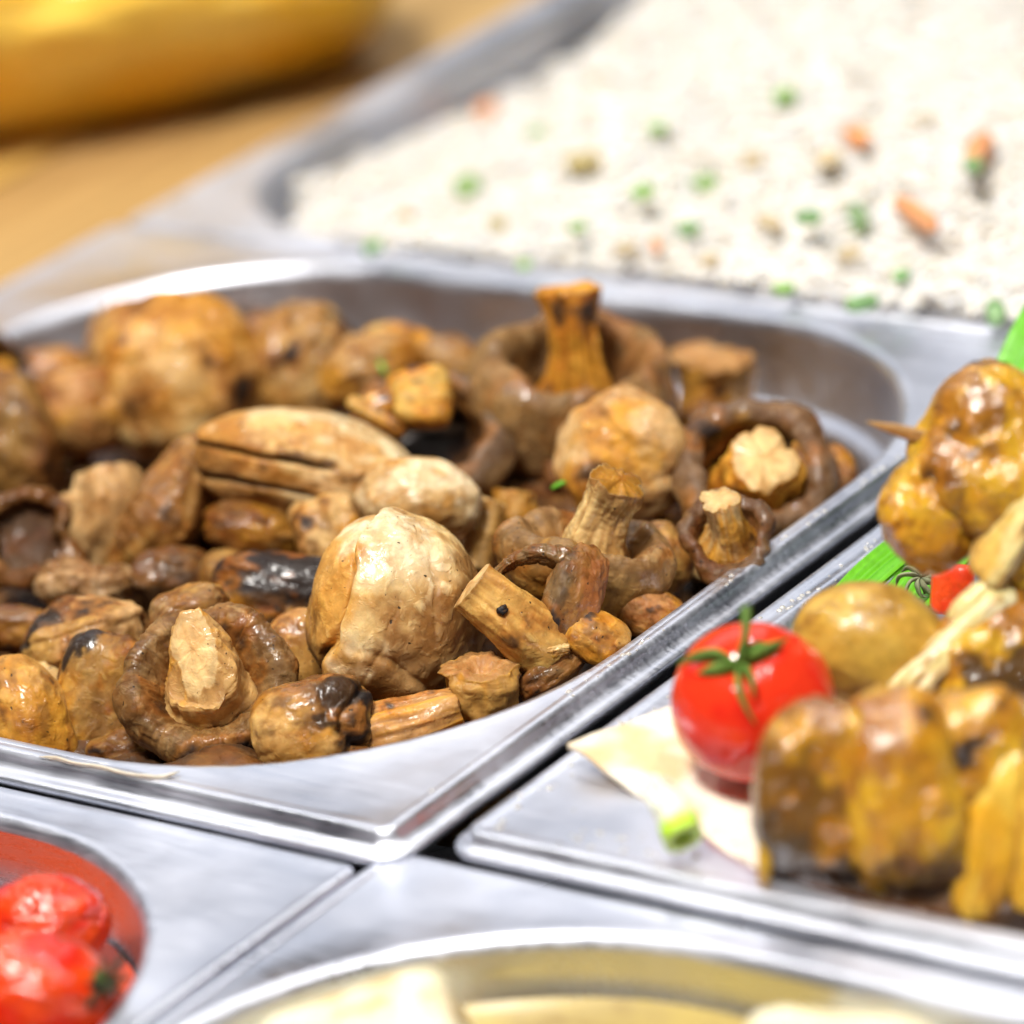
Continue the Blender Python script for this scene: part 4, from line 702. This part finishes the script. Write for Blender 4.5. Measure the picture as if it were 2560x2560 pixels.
def pool(name, x0, x1, y0, y1, r, z, mat, label, cat):
    ring = rrect(x0, x1, y0, y1, r, z); c = ring.mean(0); rr = [ring, c + (ring - c) * .6, c + (ring - c) * .01]
    o = mk(name, np.vstack(rr), gridF(len(ring), 3), mat); o['kind'] = 'stuff'; return tag(o, label, cat)
pool('yellow_oil', .0818, .3764, -.4164, -.1543, .0814, -.0190, M_OIL, 'shallow yellow oil in the near right pan', 'oil')
M_TJ, nt, N, L, b = newmat('tomato_juice'); b.inputs['Base Color'].default_value = (.45, .05, .01, 1); b.inputs['Roughness'].default_value = .12
pool('tomato_juice', -.2355, .0607, -.4155, -.1664, .0755, -.0245, M_TJ, 'red juice under the roasted tomatoes', 'juice')

# ------------------------------------------------------------------ wooden counter and loaf beyond the pans
def wood(name, a, b_):
    m, nt, N, L, b = newmat(name); co = coords(N, L); mp = N.new('ShaderNodeMapping'); mp.inputs['Scale'].default_value = (70, 5, 70); L.new(co, mp.inputs['Vector'])
    L.new(ramp(N, L, nnoise(N, L, mp.outputs[0], 1., 5, .6, .6), [(.3, a), (.7, b_)]), b.inputs['Base Color']); b.inputs['Roughness'].default_value = .45; return m
M_W = (wood('ochre_wood', (.58, .36, .09), (.74, .50, .15)), wood('pale_wood', (.62, .40, .14), (.74, .52, .22)), wood('brown_wood', (.36, .22, .08), (.54, .35, .14)))
V, F = box(-1.3, -.262, -.4, 1.4, -.06, -.034); o = mk('wooden_counter', V, F, M_W[2], smooth=False); o['kind'] = 'structure'
xs = [-.2625, -.302, -.345, -.392, -.44, -.49, -.54, -.60, -.66, -.73, -.80, -.88, -.97, -1.06, -1.16, -1.28]
for k in range(len(xs) - 1):
    V, F = box(xs[k + 1] + .0012, xs[k] - .0012, -.4 + .01 * (k % 3), 1.4, -.0335, -.016 - .002 * (k % 2), .0015)
    mk('plank', V, F, M_W[(2, 2, 0, 1)[k] if k < 4 else (k * 7 % 3)], o, smooth=False)
p = P(150, 30, .02); s = mpp(p)
BO, BO2 = np.array((.95, .62, .09)), np.array((.94, .50, .02))
o = wpart('bread_loaf', blob((625 * s, 176 * s, 360 * s), seed=391, p=3.6, lump=.13, wr=.012, wf=2, cols=(BO, BO2), spot=np.array((.82, .58, .16)), char=0, spots=.5), p, M_BREAD, None, frame((.05, .25, 1), 13)); tag(o, 'glossy orange yellow loaf lying on the wooden counter', 'bread')

# ------------------------------------------------------------------ residue on the pan edges
p = P(75, 1427, .0004); s = mpp(p)
tag(wpart('sauce_smear', tube([tuple(P(x, y, .0002) - p @ I3) @ CM for x, y in ((75, 1427), (110, 1432), (145, 1441), (190, 1447), (240, 1459), (290, 1466), (322, 1462), (338, 1455))], [.0003, .0009, .0007, .0010, .0008, .0011, .0008, .0003], seed=9, nu=14, nv=90, flat=.5, cols=((.74, .70, .60), (.66, .60, .48)), cuts=(False, False), char=0, edge=0, wr=.2), p, M_FLAT), 'dried cream smear on the near flange of the mushroom pan', 'smear')
rs = np.random.RandomState(8); V_, F_ = [], []; base = blob((1, 1, 1), seed=2, nu=8, nv=6, lump=.1, wr=0)
pts = [(x, rs.normal(0, 1)) for x in range(60)]
for k in range(150):
    if k < 70: q = np.array((rs.uniform(.0915, .0975), rs.uniform(-.125, .02), -.0004))
    elif k < 110: q = np.array((rs.uniform(.095, .16), -.1365 + abs(rs.normal(0, .006)), -.0004))
    else: q = np.array((rs.uniform(.0722, .0745), rs.uniform(-.13, .10), -.0002))
    r = rs.uniform(.00025, .0008); V_.append(base[0] * np.array((r, r * rs.uniform(.7, 1.3), r * .55)) + q); F_.append(base[1] + k * len(base[0]))
M_DROP, nt, N, L, b = newmat('clear_droplets'); b.inputs['Base Color'].default_value = (.82, .80, .74, 1); b.inputs['Roughness'].default_value = .06; b.inputs['Transmission Weight'].default_value = .6; b.inputs['IOR'].default_value = 1.4
o = mk('droplets', np.vstack(V_), np.vstack(F_), M_DROP); o['kind'] = 'stuff'; tag(o, 'tiny oil droplets and crumbs on the steel rims', 'droplets')
